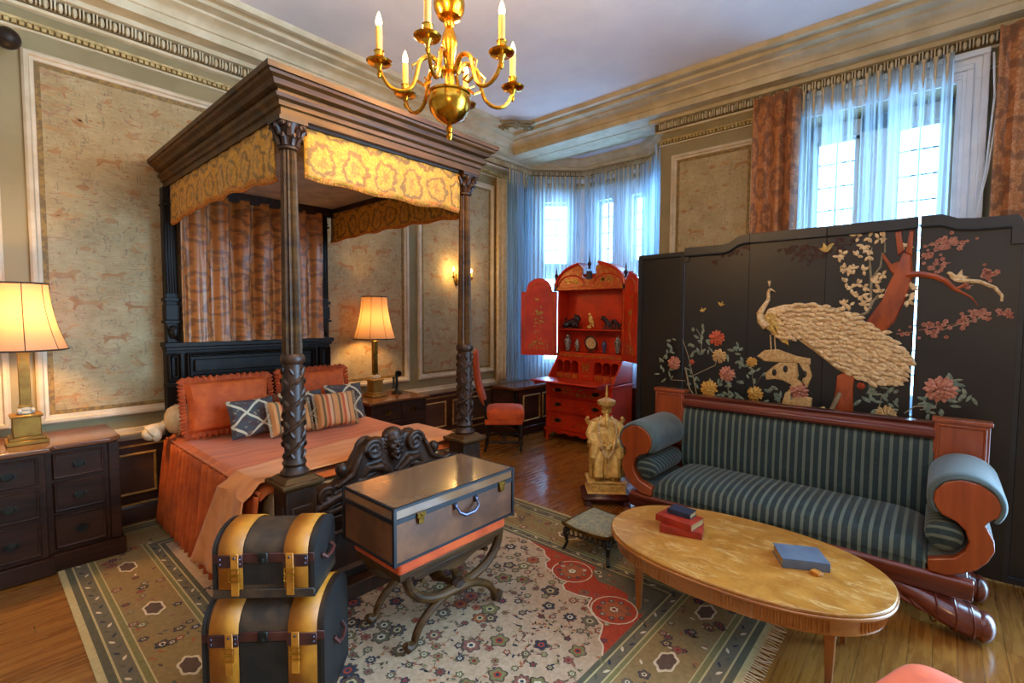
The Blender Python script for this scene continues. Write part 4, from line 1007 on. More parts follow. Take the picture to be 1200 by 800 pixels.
b.prism([(SY0 + .14, .115)] + pts + [(SY1 - .14, .115)], (SX + .01, 0, 0), (0, 1, 0), (0, 0, 1), (1, 0, 0), 0, .015); b.build('scalloped_apron', M['lacq'], sec)
def scene_deco(mb, x, y0, y1, z0, z1, n_, seed):
    r_n = random.Random(seed)
    for _ in range(n_):
        y, z = r_n.uniform(y0, y1), r_n.uniform(z0, z1); s_ = r_n.uniform(.008, .022)
        mb.add([(x, y + s_ * cos(a) * r_n.uniform(.6, 1.4), z + s_ * .7 * sin(a) * r_n.uniform(.5, 1.3)) for a in (0, 1, 2, 3, 4, 5)], [(0, 1, 2, 3, 4, 5)])
for za, zb in ((.145, .335), (.35, .515), (.53, .68)):
    b = MB(); b.box((SX + .004, SY0 + .06, za), (SX + .03, SY1 - .06, zb)); rect_mould(b, (SX + .004, 0, 0), (0, 1, 0), (0, 0, 1), (-1, 0, 0), SY0 + .062, SY1 - .062, za + .002, zb - .002, [(0, 0), (0, .006), (.012, .006), (.014, 0)])
    b.m = 1; scene_deco(b, SX + .0025, SY0 + .12, SY1 - .12, za + .03, zb - .04, 34, int(za * 100)); dr = b.build('drawer', [M['lacq'], M['lacq_gold'] if za < .5 else M['gilt_paint']], sec)
    for yy in (SY0 + .22, SY1 - .22):
        m_ = MB(); pull(m_, frame((SX, yy, (za + zb) / 2 + .01), rz=-pi / 2), .05); m_.build('drawer_pull', M['iron'], dr)
# sloped desk section
for y in (SY0 + .02, SY1 - .04):
    b = MB(); b.prism([(SX + .02, .72), (5.16, .72), (5.16, 1.0), (SX + .25, 1.0)], (0, y, 0), (1, 0, 0), (0, 0, 1), (0, 1, 0), 0, .02); b.build('desk_side', M['lacq'], sec, bev=.002)
b = MB(); b.box((SX + .24, SY0 + .02, .985), (5.16, SY1 - .02, 1.005)); b.box((5.14, SY0 + .02, .72), (5.16, SY1 - .02, 1.0)); b.box((SX + .02, SY0 + .02, .715), (5.15, SY1 - .02, .735))
b.build('desk_interior', M['lacq_in'], sec)
b = MB(); b.box((SX + .23, SY0 + .0, 1.0), (5.17, SY1 - .0, 1.015)); b.box((SX + .235, SY0 + .01, 1.015), (5.16, SY1 - .01, 1.035)); b.build('desk_cornice', M['lacq_gold'], sec, bev=.004)
fl_ = MB(); fl_.box((SX - .30, SY0 + .03, .738), (SX + .03, SY1 - .03, .757)); flap = fl_.build('fall_front', M['lacq'], sec, bev=.004)
for y in (SY0 + .05, SY1 - .07):
    b = MB(); b.box((SX - .25, y, .695), (SX + .02, y + .02, .737)); b.build('loper', M['lacq'], sec, bev=.002)
b = MB(); xf = SX + .20   # pigeonholes
ys = [SY0 + .04, SY0 + .15, SY0 + .26, SY0 + .37, SY1 - .37, SY1 - .26, SY1 - .15, SY1 - .04]
for i, y in enumerate(ys): b.box((xf, y - .004, .735), (5.14, y + .004, .985))
b.box((xf, SY0 + .04, .80), (5.14, SY1 - .04, .808)); b.box((xf - .0, SY0 + .04, .965), (5.14, SY1 - .04, .985))
for i in (0, 1, 2, 4, 5, 6):
    ya, yb = ys[i], ys[i + 1]; ym = (ya + yb) / 2; r = (yb - ya) / 2 - .008
    arch = [(ya, .97)] + [(ya, .93)] + [(ym - r * cos(pi * k / 8), .925 + r * .7 * sin(pi * k / 8)) for k in range(9)] + [(yb, .93), (yb, .97)]
    b.prism(arch, (xf, 0, 0), (0, 1, 0), (0, 0, 1), (1, 0, 0), -.002, .008)
b.build('pigeonholes', M['lacq'], sec)
for i in (0, 1, 2, 4, 5, 6):
    b = MB(); b.box((xf - .004, ys[i] + .008, .738), (xf + .15, ys[i + 1] - .008, .797)); d_ = b.build('small_drawer', M['lacq_gold'], sec, bev=.002)
    b = MB(); b.ell((xf - .01, (ys[i] + ys[i + 1]) / 2, .767), .006, 8, 6); b.build('knob', M['brass'], d_)
b = MB(); b.box((xf - .01, ys[3] + .006, .738), (xf + .2, ys[4] - .006, .962)); pd = b.build('prospect_door', M['lacq'], sec, bev=.003)
b = MB(); scene_deco(b, xf - .0115, ys[3] + .06, ys[4] - .06, .78, .93, 22, 5); b.build('painted_figure', M['gilt_paint'], pd)
# upper cabinet
UX, UZ0, UZ1 = SX + .245, 1.035, 1.83
b = MB()
b.box((UX, SY0 + .02, UZ0), (5.15, SY0 + .045, UZ1)); b.box((UX, SY1 - .045, UZ0), (5.15, SY1 - .02, UZ1)); b.box((UX, SY0 + .02, UZ0), (5.15, SY1 - .02, UZ0 + .02)); b.box((UX, SY0 + .02, UZ1 - .02), (5.15, SY1 - .02, UZ1))
b.box((5.13, SY0 + .02, UZ0), (5.15, SY1 - .02, 2.02))
b.build('upper_case', M['lacq_in'], sec, bev=.002)
b = MB(); b.box((UX + .01, SY0 + .045, 1.325), (5.13, SY1 - .045, 1.343)); b.build('shelf', M['lacq'], sec, bev=.003)
# broken arched pediment
R = (SY1 - SY0) / 2 - .005
def pedhalf(sg):
    pts = [(yc + sg * R, UZ1)]
    for i in range(18):
        a = radians(4 + 68 * i / 17); pts.append((yc + sg * R * cos(a), UZ1 + .02 + .285 * sin(a)))
    pts += [(yc + sg * .10, 2.09), (yc + sg * .09, 2.05), (yc + sg * .10, 1.995)]
    for i in range(7):
        a = pi * (.0 + .5 * i / 6); pts.append((yc + sg * .10 * cos(a), 1.99 - .055 * sin(a)))
    pts += [(yc, UZ1)]
    return pts
b = MB()
for sg in (-1, 1): b.prism(pedhalf(sg), (UX - .01, 0, 0), (0, 1, 0), (0, 0, 1), (1, 0, 0), 0, .03)
b.build('pediment_face', M['lacq_gold'], sec, bev=.002)
for sg in (-1, 1):
    b = MB(); pts = [(yc + sg * (R + .0) * cos(radians(2 + 72 * i / 20)), UZ1 + .02 + .29 * sin(radians(2 + 72 * i / 20))) for i in range(21)]
    pr = []
    for (y, z) in pts: pr.append((UX - .02, y, z))
    for k, (dx, rr) in enumerate(((-.02, .016), (0, .013))): b.tube([(UX + dx, p[1], p[2] - (.018 if k else 0)) for p in pr], rr, 8)
    vs = [];
    for (y, z) in pts: vs += [(UX - .02, y, z + .008), (5.15, y, z + .008)]
    b.add(vs, [(2 * i, 2 * i + 1, 2 * i + 3, 2 * i + 2) for i in range(20)])
    b.build('pediment_moulding', M['lacq'], sec)
    b = MB(); b.tube([(UX - .014, yc + sg * .25 + .185 * cos(radians(a)), UZ1 + .03 + .13 * sin(radians(a))) for a in range(0, 181, 9)], .008, 6); b.build('pediment_bead', M['lacq'], sec)
    b = MB(); scene_deco(b, UX - .0125, yc + sg * .25 - .09, yc + sg * .25 + .09, UZ1 + .06, UZ1 + .12, 22, 9 + sg); b.build('painted_fan', M['gilt_paint'], sec)
b = MB(); b.box((UX - .02, SY0 + .0, UZ1 - .02), (UX + .02, SY1 - .0, UZ1 + .02)); b.build('cornice_rail', M['lacq_gold'], sec, bev=.004)
for y, z in ((SY0 + .0, 1.875), (yc, 2.0), (SY1 - .0, 1.875)):
    b = MB(); b.cbox((UX, y, z - .02), (.05, .05, .10)); b.lathe([(.016, .03), (.02, .035), (.012, .05), (.022, .075), (.024, .095), (.012, .115), (.008, .12), (.010, .135), (.003, .19), (0, .20)], (UX, y, z + .03), 12); b.build('finial', M['bronze'], sec)
def door(hy, ang, sg, label):
    """arched door hinged at hy; local a axis runs away from the hinge"""
    a = Vector((cos(ang), sin(ang), 0)); w = .46; O = Vector((UX - .005, hy, 0)); n_ = Vector((-a.y, a.x, 0)); n_ = n_ if n_.x < 0 or (abs(n_.x) < .5 and n_.y * sg > 0) else -n_
    pts = [(0, 1.0), (w, 1.0), (w, 1.80), (w - .06, 1.80)]
    for i in range(13):
        t = pi * i / 12; pts.append((w / 2 + (w / 2 - .07) * cos(t), 1.82 + .15 * sin(t)))
    pts += [(.06, 1.80), (0, 1.80)]
    b = MB(); b.prism(pts, O, a, (0, 0, 1), n_, 0, .02); d = b.build('door', M['lacq'], sec, bev=.003); d['label'] = label
    ins = [((p[0] - w / 2) * .80 + w / 2, (p[1] - 1.42) * .88 + 1.42) for p in pts]
    b = MB(); b.tube([O + a * p[0] + Vector((0, 0, p[1])) + n_ * .021 for p in ins], .006, 6, closed=True); b.build('door_moulding', M['lacq_gold'], d)
    b = MB(); r_n = random.Random(3 + sg)
    for i in range(70):
        t = r_n.random(); z = 1.08 + .10 * r_n.random() if i < 35 else 1.1 + .55 * r_n.random(); q = w / 2 + (r_n.uniform(-.12, .12) if i < 35 else r_n.uniform(-.07, .07)); s_ = r_n.uniform(.004, .014)
        b.add([O + a * (q + s_ * cos(k)) + Vector((0, 0, z + s_ * sin(k))) + n_ * .0215 for k in range(6)], [tuple(range(6))])
    b.tube([O + a * (w / 2 + .03 * sin(i)) + Vector((0, 0, 1.12 + .05 * i)) + n_ * .021 for i in range(9)], .003, 4)
    bird = [(-.06, .01), (-.03, .03), (.0, .02), (.03, .05), (.05, .03), (.02, 0), (.05, -.02), (0, -.02), (-.04, -.01)]
    for (bx, bz, k) in ((w / 2, 1.53, 1), (w / 2 + .03, 1.70, .6), (w / 2 - .04, 1.42, .5)): b.add([O + a * (bx + p[0] * k) + Vector((0, 0, bz + p[1] * k)) + n_ * .0218 for p in bird], [tuple(range(9))])
    b.build('painted_birds', M['gilt_paint'], d)
door(SY1 - .02, radians(118), 1, 'left door, opened flat'); door(SY0 + .02, radians(232), -1, 'right door, seen almost edge on')
# things on the shelves
def on_shelf(name, y, z, label, cat): return thing(name, label, cat, (UX + .09, y, z)), (UX + .09, y, z)
zt, zl = 1.3435, 1.0555
t, q = on_shelf('bronze_lion', 3.43, zt, 'dark lion figurine at the left of the upper cabinet shelf', 'figurine')
b = MB(); x, y, z = q; b.ell((x, y, z + .07), (.05, .09, .05), 12, 8); b.ell((x - .01, y - .07, z + .12), (.045, .05, .05), 12, 8); b.ell((x - .03, y + .08, z + .04), (.04, .05, .04)); b.tube([(x, y + .09, z + .06), (x, y + .12, z + .10), (x, y + .09, z + .13)], .012, 6)
for k in range(9): b.ell((x - .03 + .02 * sin(k * 2), y - .07 + .045 * cos(k * .7), z + .12 + .045 * sin(k * .7)), .014, 6, 5)
for dy in (-.08, -.03, .05, .09): b.ell((x - .035, y + dy, z + .038), (.02, .02, .026), 8, 6)
b.build('lion_body', M['bronze'], t, remesh=.004); b = MB(); b.box((x - .055, y - .11, z), (x + .055, y + .11, z + .012)); b.build('base', M['bronze'], t, bev=.003)
t, q = on_shelf('gilt_bird', 3.17, zt, 'gilded bird figurine in the middle of the upper cabinet shelf', 'figurine')
b = MB(); x, y, z = q; b.ell((x, y, z + .115), (.028, .03, .05), 12, 8); b.ell((x - .005, y + .012, z + .175), (.018, .018, .02)); b.tube([(x, y + .02, z + .175), (x - .005, y + .045, z + .168)], [.008, .002], 6); b.tube([(x, y - .02, z + .10), (x, y - .035, z + .05), (x, y - .04, z + .02)], [.022, .015, .006], 6); b.tube([(x, y, z + .07), (x, y, z + .01)], .009, 6); b.ell((x, y + .02, z + .02), (.025, .03, .02)); b.build('bird_body', M['ivory'], t, remesh=.003)
t, q = on_shelf('coiled_dragon', 2.88, zt, 'dark coiled dragon figurine at the right of the upper cabinet shelf', 'figurine')
b = MB(); x, y, z = q; b.tube([(x, y + .11 - .024 * i, z + .07 + .035 * cos(i * 1.1) + .03 * (i < 3)) for i in range(11)], [.018, .024, .026, .022, .02, .024, .02, .02, .02, .014, .008], 8); b.ell((x - .01, y + .11, z + .13), (.025, .035, .028)); 
for k in range(5): b.tube([(x - .01, y + .08 - .04 * k, z + .05), (x - .03, y + .08 - .045 * k, z + .008)], [.014, .01], 6)
for k in range(8): b.ell((x, y + .10 - .03 * k, z + .10 - .006 * k), (.008, .012, .02), 6, 5)
b.build('dragon_body', M['bronze'], t, remesh=.004); b = MB(); b.box((x - .04, y - .13, z), (x + .04, y + .12, z + .01)); b.build('base', M['bronze'], t)
def vase(y, prof, mk, label, lid=True, base=True):
    t, q = on_shelf('porcelain_vase', y, zl, label, 'vase'); b = MB(); b.lathe(prof, (q[0], q[1], q[2] + .012), 18); b.build('vase_body', M[mk], t)
    b = MB(); b.lathe([(.024, 0), (.026, .006), (.018, .012)], q, 14); b.build('wood_stand', M['redwood'], t)
    if lid: b = MB(); h = prof[-1][1] + .012; b.lathe([(prof[-1][0] + .004, 0), (prof[-1][0], .012), (.006, .022), (.010, .032), (0, .042)], (q[0], q[1], q[2] + h), 14); b.build('lid', M[mk], t)
vase(3.50, [(.022, 0), (.028, .03), (.042, .10), (.044, .13), (.03, .155), (.016, .165), (.02, .175)], 'porcelain', 'lidded painted vase at the far left of the lower cabinet shelf')
vase(3.36, [(.016, 0), (.02, .03), (.030, .075), (.028, .10), (.012, .125), (.012, .14), (.016, .148)], 'porcelain', 'small pale vase left of the round plate on the cabinet shelf', False)
vase(2.98, [(.016, 0), (.022, .04), (.032, .09), (.030, .11), (.014, .13), (.018, .142)], 'porcelain_blue', 'dark blue vase right of the round plate on the cabinet shelf', False)
vase(2.80, [(.022, 0), (.026, .04), (.038, .11), (.038, .135), (.022, .155), (.02, .165)], 'porcelain', 'lidded painted vase at the far right of the lower cabinet shelf')
t, q = on_shelf('display_plate', 3.17, zl, 'round painted plate with dark rim standing in the cabinet', 'plate'); x, y, z = q
Tp = frame((x + .02, y, z + .115), ry=-pi / 2 - .15)
b = MB(Tp); b.lathe([(0, 0), (.06, .0), (.085, .006), (.092, .012), (.085, .016), (.06, .008), (0, .008)], (0, 0, 0), 32); b.build('plate_rim', M['bronze'], t)
b = MB(Tp); b.lathe([(0, .0085), (.07, .0095), (.07, .013), (0, .012)], (0, 0, 0), 32); b.build('plate_face', M['bone'], t)
b = MB(); b.box((x - .03, y - .03, z), (x + .04, y + .03, z + .012)); b.tube([(x - .02, y, z + .01), (x - .03, y, z + .045)], .006, 6); b.tube([(x + .03, y, z + .01), (x + .045, y, z + .10)], .006, 6); b.build('plate_stand', M['redwood'], t)

# ------------------------------------------------------------------ carved seated emperor
sx_, sy_ = 3.40, 1.99; fr = radians(-141)   # faces the room (towards -x,-y)
st = thing('emperor_statue', 'carved ivory coloured figure of a seated emperor on a dark red stand', 'statue', (sx_, sy_, 0), fr)
T = chain(st) @ Matrix.Diagonal((1, 1, 1.06, 1))   # local +x = front, +y = its left
b = MB(T)
b.box((-.13, -.18, .035), (.13, .18, .075)); b.box((-.12, -.17, .07), (.12, .17, .085))
for x in (-.11, .11):
    for y in (-.15, .15): b.taper((x, y, 0), (.05, .06), (x, y, .04), (.03, .04))
b.tube([(.125, -.18, .055), (.125, .18, .055)], .018, 8); b.tube([(-.125, .18, .055), (.125, .18, .055)], .018, 8); b.tube([(-.125, -.18, .055), (.125, -.18, .055)], .018, 8)
b.build('wood_stand', M['redwood'], st, bev=.004)
b = MB(T); b.box((-.105, -.145, .086), (.105, .145, .17)); b.box((-.115, -.155, .086), (.115, .155, .098)); b.box((-.115, -.155, .165), (.115, .155, .18))
for sgn in (-1, 1):
    for k in range(2):
        y = sgn * (.04 + .065 * k); b.tube([(.107, y + .028 * cos(a * .5) * (1 - a / 20), .13 + .024 * sin(a * .5) * (1 - a / 20)) for a in range(16)], .006, 5)
b.build('base_block', M['ivory'], st, bev=.004)
b = MB(T)
for y in (-.065, .065): b.box((.03, y - .03, .18), (.10, y + .03, .205)); b.ell((.08, y, .205), (.04, .028, .022))
b.box((-.09, -.11, .18), (.05, .11, .21)); b.box((-.09, -.125, .30), (.02, .125, .42)); b.box((-.10, -.12, .40), (-.05, .12, .57))
for y in (-.125, .125): b.tube([(-.08, y, .57), (-.075, y * 1.18, .61), (-.07, y * 1.1, .635)], [.018, .02, .013], 7); b.tube([(-.06, y, .44), (.05, y * 1.08, .44), (.08, y * 1.15, .475), (.07, y * 1.1, .49)], [.022, .022, .02, .014], 7); b.tube([(.03, y, .43), (.05, y, .30), (.04, y, .2)], .018, 6)
b.tube([(-.085, -.12, .58), (-.09, -.06, .61), (-.09, 0, .61), (-.09, .06, .61), (-.085, .12, .58)], .02, 7)
b.build('throne', M['ivory_dark'], st, remesh=.004)
b = MB(T)   # robed body, one continuous surface
b.taper((.02, 0, .205), (.16, .21), (.01, 0, .34), (.15, .21)); b.ell((.0, 0, .36), (.10, .115, .10), 16, 10); b.ell((-.02, 0, .49), (.075, .095, .13), 16, 10); b.ell((-.02, 0, .60), (.06, .10, .05), 14, 8)
for s_ in (-1, 1):
    b.tube([(-.02, s_ * .095, .60), (.0, s_ * .125, .52), (.05, s_ * .09, .45), (.085, s_ * .03, .45)], [.035, .042, .05, .03], 10)
    b.tube([(.06, s_ * .09, .44), (.07, s_ * .10, .36), (.06, s_ * .10, .30)], [.04, .045, .02], 8)
    b.ell((.06, s_ * .06, .36), (.055, .05, .05)); b.tube([(.07, s_ * .06, .36), (.095, s_ * .065, .28), (.10, s_ * .065, .22)], [.045, .042, .045], 8)
b.tube([(-.02, 0, .60), (-.01, 0, .67)], .026, 10)
b.ell((0, 0, .70), (.036, .032, .046), 14, 10); b.ell((.036, 0, .695), (.009, .007, .012), 6, 5); b.tube([(.028, 0, .672), (.045, 0, .63), (.055, 0, .58), (.058, 0, .56)], [.016, .018, .012, .004], 8)
for s_ in (-1, 1): b.ell((.0, s_ * .036, .69), (.01, .006, .014), 6, 5); b.ell((.03, s_ * .014, .70), (.006, .006, .003), 6, 4)
for s_ in (-1, 1):
    for k in range(5): b.tube([(.10 - .002 * k, s_ * (.012 + .02 * k), .34), (.108 - .004 * k, s_ * (.014 + .022 * k), .21)], .006, 5)
b.build('robed_body', M['ivory'], st, remesh=.0032)
for s_ in (-1, 1):
    b = MB(T); b.ell((.095, s_ * .02, .452), (.02, .016, .012), 8, 6)
    for k in range(4): b.tube([(.10, s_ * .02, .458 - .007 * k), (.118, s_ * .012, .458 - .008 * k), (.122, s_ * -.004, .456 - .008 * k)], [.0045, .004, .003], 6)
    b.tube([(.09, s_ * .022, .462), (.105, s_ * .012, .470), (.112, s_ * .002, .470)], [.005, .0045, .003], 6); b.build('hand', M['ivory'], st)
b = MB(T); b.lathe([(.036, .70), (.043, .72), (.046, .735), (.066, .74), (.074, .755), (.072, .775), (.05, .785), (.03, .79), (.012, .80), (.01, .84), (.006, .87), (.002, .90)], (0, 0, 0), 18); b.build('hat', M['ivory_dark'], st)
b = MB(T)
for s_ in (-1, 1):
    pts = [(-.01, s_ * .045, .65), (.035, s_ * .065, .60), (.07, s_ * .07, .54), (.10, s_ * .055, .47), (.11, s_ * .03, .40), (.115, 0, .36)]
    for p, q_ in zip(pts[:-1], pts[1:]):
        for k in range(4): b.ell(Vector(p).lerp(Vector(q_), k / 4) + Vector((.014, 0, 0)), .0105, 6, 5)
b.build('bead_necklace', M['bone'], st)

# ------------------------------------------------------------------ Empire sofa
sofa = thing('scroll_arm_sofa', 'mahogany scroll arm sofa in dark striped velvet before the black screen', 'sofa', (3.25, .70, 0))
FX, BX = 3.0, 3.52; Ya, Yb = -.0, 1.40     # inner faces of the arms
b = MB()
b.prism([(FX, .20), (FX - .012, .23), (FX - .02, .26), (FX - .02, .285), (FX - .005, .30), (FX + .02, .305), (FX + .02, .20)], (0, Ya - .16, 0), (1, 0, 0), (0, 0, 1), (0, 1, 0), 0, Yb - Ya + .32)
b.box((FX, Ya - .14, .21), (BX + .04, Yb + .14, .30)); b.build('seat_frame', M['mahogany'], sofa, bev=.004)
b = MB()
def seatf(u, v):
    y = Ya + .005 + (Yb - Ya - .01) * u; x = FX - .01 + (BX - FX + .0) * v; e = (max(0, 1 - (2 * v - 1) ** 6)) ** .5 if v < .5 else 1; eu = max(0, 1 - (2 * u - 1) ** 14) ** .5
    z = .335 + (.10 + .015 * sin(v * pi)) * e * eu; x -= .02 * sin(min(v, .15) / .15 * pi)
    return (x, y, z)
b.grid(seatf, 60, 16); b.box((FX - .005, Ya + .01, .30), (BX, Yb - .01, .345)); b.build('seat_cushion', M['stripe_y'], sofa, ang=1.2)
b = MB(); b.grid(lambda u, v: (BX - .02 - .035 * (max(0, 1 - (2 * v - 1) ** 4) ** .5) + .02 * v, Ya + (Yb - Ya) * u, .40 + .44 * v), 40, 14); b.box((BX - .01, Ya, .3), (BX + .02, Yb, .85)); b.build('back_upholstery', M['stripe_y'], sofa, ang=1.2)
b = MB(); b.prism([(BX - .03, .835), (BX - .045, .85), (BX - .045, .875), (BX - .03, .885), (BX - .025, .90), (BX - .035, .925), (BX + .02, .93), (BX + .04, .92), (BX + .04, .835)], (0, Ya, 0), (1, 0, 0), (0, 0, 1), (0, 1, 0), 0, Yb - Ya); b.build('crest_rail', M['mahogany'], sofa, bev=.003)
b = MB(); b.box((BX + .02, Ya - .1, .2), (BX + .04, Yb + .1, .86)); b.build('back_panel', M['mahogany'], sofa)
def armprof(sg, y0):
    s = [(0, .30), (-.005, .36), (.03, .375), (.09, .40), (.125, .45), (.135, .50), (.12, .555), (.09, .59), (.04, .61), (.02, .64), (.005, .68), (.01, .73), (.045, .785), (.10, .81), (.165, .80), (.215, .755), (.235, .70), (.225, .65), (.20, .625), (.185, .60), (.195, .575), (.215, .53), (.22, .48), (.20, .42), (.165, .365), (.11, .325), (.07, .30)]
    return [(y0 + sg * a, .30 + (z - .30) * .905) for a, z in s]
for sg, y0, nm in ((-1, Ya, 'right'), (1, Yb, 'left')):
    b = MB(); b.prism(armprof(sg, y0), (FX - .015, 0, 0), (0, 1, 0), (0, 0, 1), (1, 0, 0), 0, .055)
    pass
    b.build('arm_scroll', M['mahogany_z'], sofa, bev=.006, seg=2)
    b = MB(); b.prism(armprof(sg, y0), (FX + .04, 0, 0), (0, 1, 0), (0, 0, 1), (1, 0, 0), 0, BX - FX - .03); b.build('arm_body', M['velvet_plain'], sofa)
    b = MB(); L_ = BX - FX - .01   # padded top roll
    def roll(u, v, y0=y0, sg=sg):
        a = radians(-35 + 250 * u); e = min(1, min(v, 1 - v) / .06) ** .5; r = .12 + .012 * e
        return (FX - .01 + L_ * v, y0 + sg * (.118 + r * cos(a)), .655 + r * .93 * sin(a))
    b.grid(roll, 26, 14); b.build('arm_pad', M['velvet_plain'], sofa, solid=.012)
    b = MB(); b.tube([roll(i / 24, .0) for i in range(25)], .007, 6); b.build('pad_piping', M['velvet_plain'], sofa)
    b = MB(); b.lathe([(0, 0), (.045, .003), (.068, .018), (.072, .05), (.072, .42), (.06, .46), (0, .47)], (0, 0, 0), 22, M=frame((FX + .0, y0 + sg * .05, .475), ry=pi / 2))
    b.build('bolster_roll', M['stripe_z'], sofa)
    # tall end block of the back
    b = MB(); ya, yb = (y0 - .005, y0 + .215) if sg > 0 else (y0 - .215, y0 + .005)
    b.box((BX - .035, ya, .55), (BX + .04, yb, .945)); b.box((BX - .045, ya - .01, .935), (BX + .045, yb + .01, .955)); rect_mould(b, (BX - .035, 0, 0), (0, 1, 0), (0, 0, 1), (-1, 0, 0), ya + .012, yb - .012, .62, .925, [(0, 0), (0, .008), (.01, .008), (.014, 0)])
    b.build('end_block', M['mahogany_z'], sofa, bev=.003)
    # cornucopia foot
    for xx in (FX + .06, BX - .04):
        b = MB(); b.tube([(xx, y0 - sg * .26, .205), (xx, y0 - sg * .16, .185), (xx, y0 - sg * .04, .155), (xx, y0 + sg * .07, .11), (xx, y0 + sg * .16, .085), (xx, y0 + sg * .225, .075)], [.02, .045, .07, .085, .088, .055], 16, flat=.8); b.ell((xx, y0 + sg * .2, .078), (.075, .045, .07), 14, 10)
        for q_ in (.02, .09, .15): b.tube([(xx + .088 * cos(a * pi / 8), y0 + sg * q_ + .02 * cos(a * pi / 8), .125 - .25 * q_ + .082 * sin(a * pi / 8)) for a in range(16)], .004, 5, closed=True)
        for k in range(4): b.tube([(xx - .045, y0 - sg * (.14 - .05 * k), .20 - .02 * k), (xx - .05, y0 - sg * (.10 - .06 * k), .13 - .02 * k), (xx - .045, y0 - sg * (.02 - .06 * k), .09 - .015 * k)], [.008, .014, .006], 6)
        b.build('foot', M['mahogany'], sofa)

# ------------------------------------------------------------------ oval low table
tb = thing('oval_low_table', 'oval low table with mottled golden top and reeded apron before the sofa', 'table', (2.42, .68, 0))
def sq_(t): return abs(t) ** .88 * (1 if t > 0 else -1)
def oval(a_, b_, n=72): return [(2.42 + a_ * sq_(cos(2 * pi * i / n)), .70 + b_ * sq_(sin(2 * pi * i / n))) for i in range(n)]
TA, TBb, TZ = .395, .615, .38
o_ = (0, 0, 0); xa_, ya_, za_ = (1, 0, 0), (0, 1, 0), (0, 0, 1)
b = MB(); b.prism(oval(TA, TBb), o_, xa_, ya_, za_, TZ - .014, TZ); b.build('tabletop', M['onyx'], tb, bev=.003)
b = MB(); b.prism(oval(TA + .006, TBb + .006), o_, xa_, ya_, za_, TZ - .028, TZ - .014); b.prism(oval(TA - .01, TBb - .01), o_, xa_, ya_, za_, TZ - .036, TZ - .028); b.build('top_edge', M['table_wood'], tb, bev=.004, seg=2)
b = MB(); b.prism(oval(TA - .03, TBb - .03), o_, xa_, ya_, za_, TZ - .105, TZ - .036)
for i in range(150):
    a = 2 * pi * (i + .5) / 150
    if (i % 25) < 19: p = (2.42 + (TA - .029) * sq_(cos(a)), .70 + (TBb - .029) * sq_(sin(a))); b.tube([(p[0], p[1], TZ - .095), (p[0], p[1], TZ - .045)], .0055, 5)
b.build('apron', M['table_wood'], tb)
for x in (2.23, 2.61):
    for y in (.28, 1.10):
        b = MB(); b.taper((x, y, 0), (.022, .022), (x, y, TZ - .10), (.042, .042)); b.cbox((x, y, TZ - .075), (.05, .05, .07)); b.build('leg', M['table_leg'], tb, bev=.003)
def book(x, y, z, w, d, h, rz, mk, label, group=None):
    t = thing('book', label, 'book', (x, y, z), rz, group); T = chain(t); 
    b = MB(T); b.box((-w / 2, -d / 2, 0), (w / 2, d / 2, .003)); b.box((-w / 2, -d / 2, h - .003), (w / 2, d / 2, h)); b.box((-w / 2, -d / 2, 0), (-w / 2 + .004, d / 2, h)); b.build('cover', M[mk], t, bev=.0015)
    b = MB(T); b.box((-w / 2 + .004, -d / 2 + .005, .003), (w / 2 - .005, d / 2 - .005, h - .003)); b.build('pages', M['page'], t)
book(2.43, .965, TZ, .145, .205, .034, radians(16), 'book_red', 'red clothbound book at the bottom of the small stack on the oval table')
book(2.445, .985, TZ + .0345, .14, .20, .034, radians(-6), 'book_red', 'red book in the middle of the stack, under the small navy book')
book(2.475, .985, TZ + .069, .085, .125, .026, radians(-2), 'book_blue', 'small navy book on top of the two red books')
book(2.477, .437, TZ, .155, .19, .042, radians(28), 'book_grey', 'thick slate blue book lying alone near the right end of the oval table')
b = MB(frame((2.41, .355, TZ), rz=-.5)); b.tube([(-.015, -.02, .006), (.012, -.012, .006), (.014, .014, .006), (-.01, .02, .006)], .005, 6); b.cbox((-.012, .0, .008), (.03, .04, .014)); tag(b.build('leather_bookmark', M['leather'], bev=.003), 'small tan leather tab lying by the slate blue book on the table', 'bookmark')

# ------------------------------------------------------------------ cast iron footstool
fs = thing('footstool', 'low black cast iron footstool with pale needlepoint top beside the oval table', 'footstool', (2.64, 1.58, 0), radians(-1))
T = chain(fs)   # local x = depth, y = width
b = MB(T)
def pad(u, v):
    x = -.17 + .34 * v; y = -.16 + .32 * u; e = (max(0, 1 - (2 * u - 1) ** 6) * max(0, 1 - (2 * v - 1) ** 6)) ** .4; return (x, y, .172 + .024 * e - .014 * sin(u * pi))
b.grid(pad, 20, 20); b.build('pad', M['needle'], fs)
b = MB(T)
for s_ in (-1, 1): b.tube([(-.175, s_ * .165, .175), (0, s_ * .165, .17), (.175, s_ * .165, .175)], .01, 6); b.tube([(s_ * .175, -.165, .175), (s_ * .175, -.08, .163), (s_ * .175, 0, .158), (s_ * .175, .08, .163), (s_ * .175, .165, .175)], .01, 6)
b.build('rim', M['brass_dull'], fs)
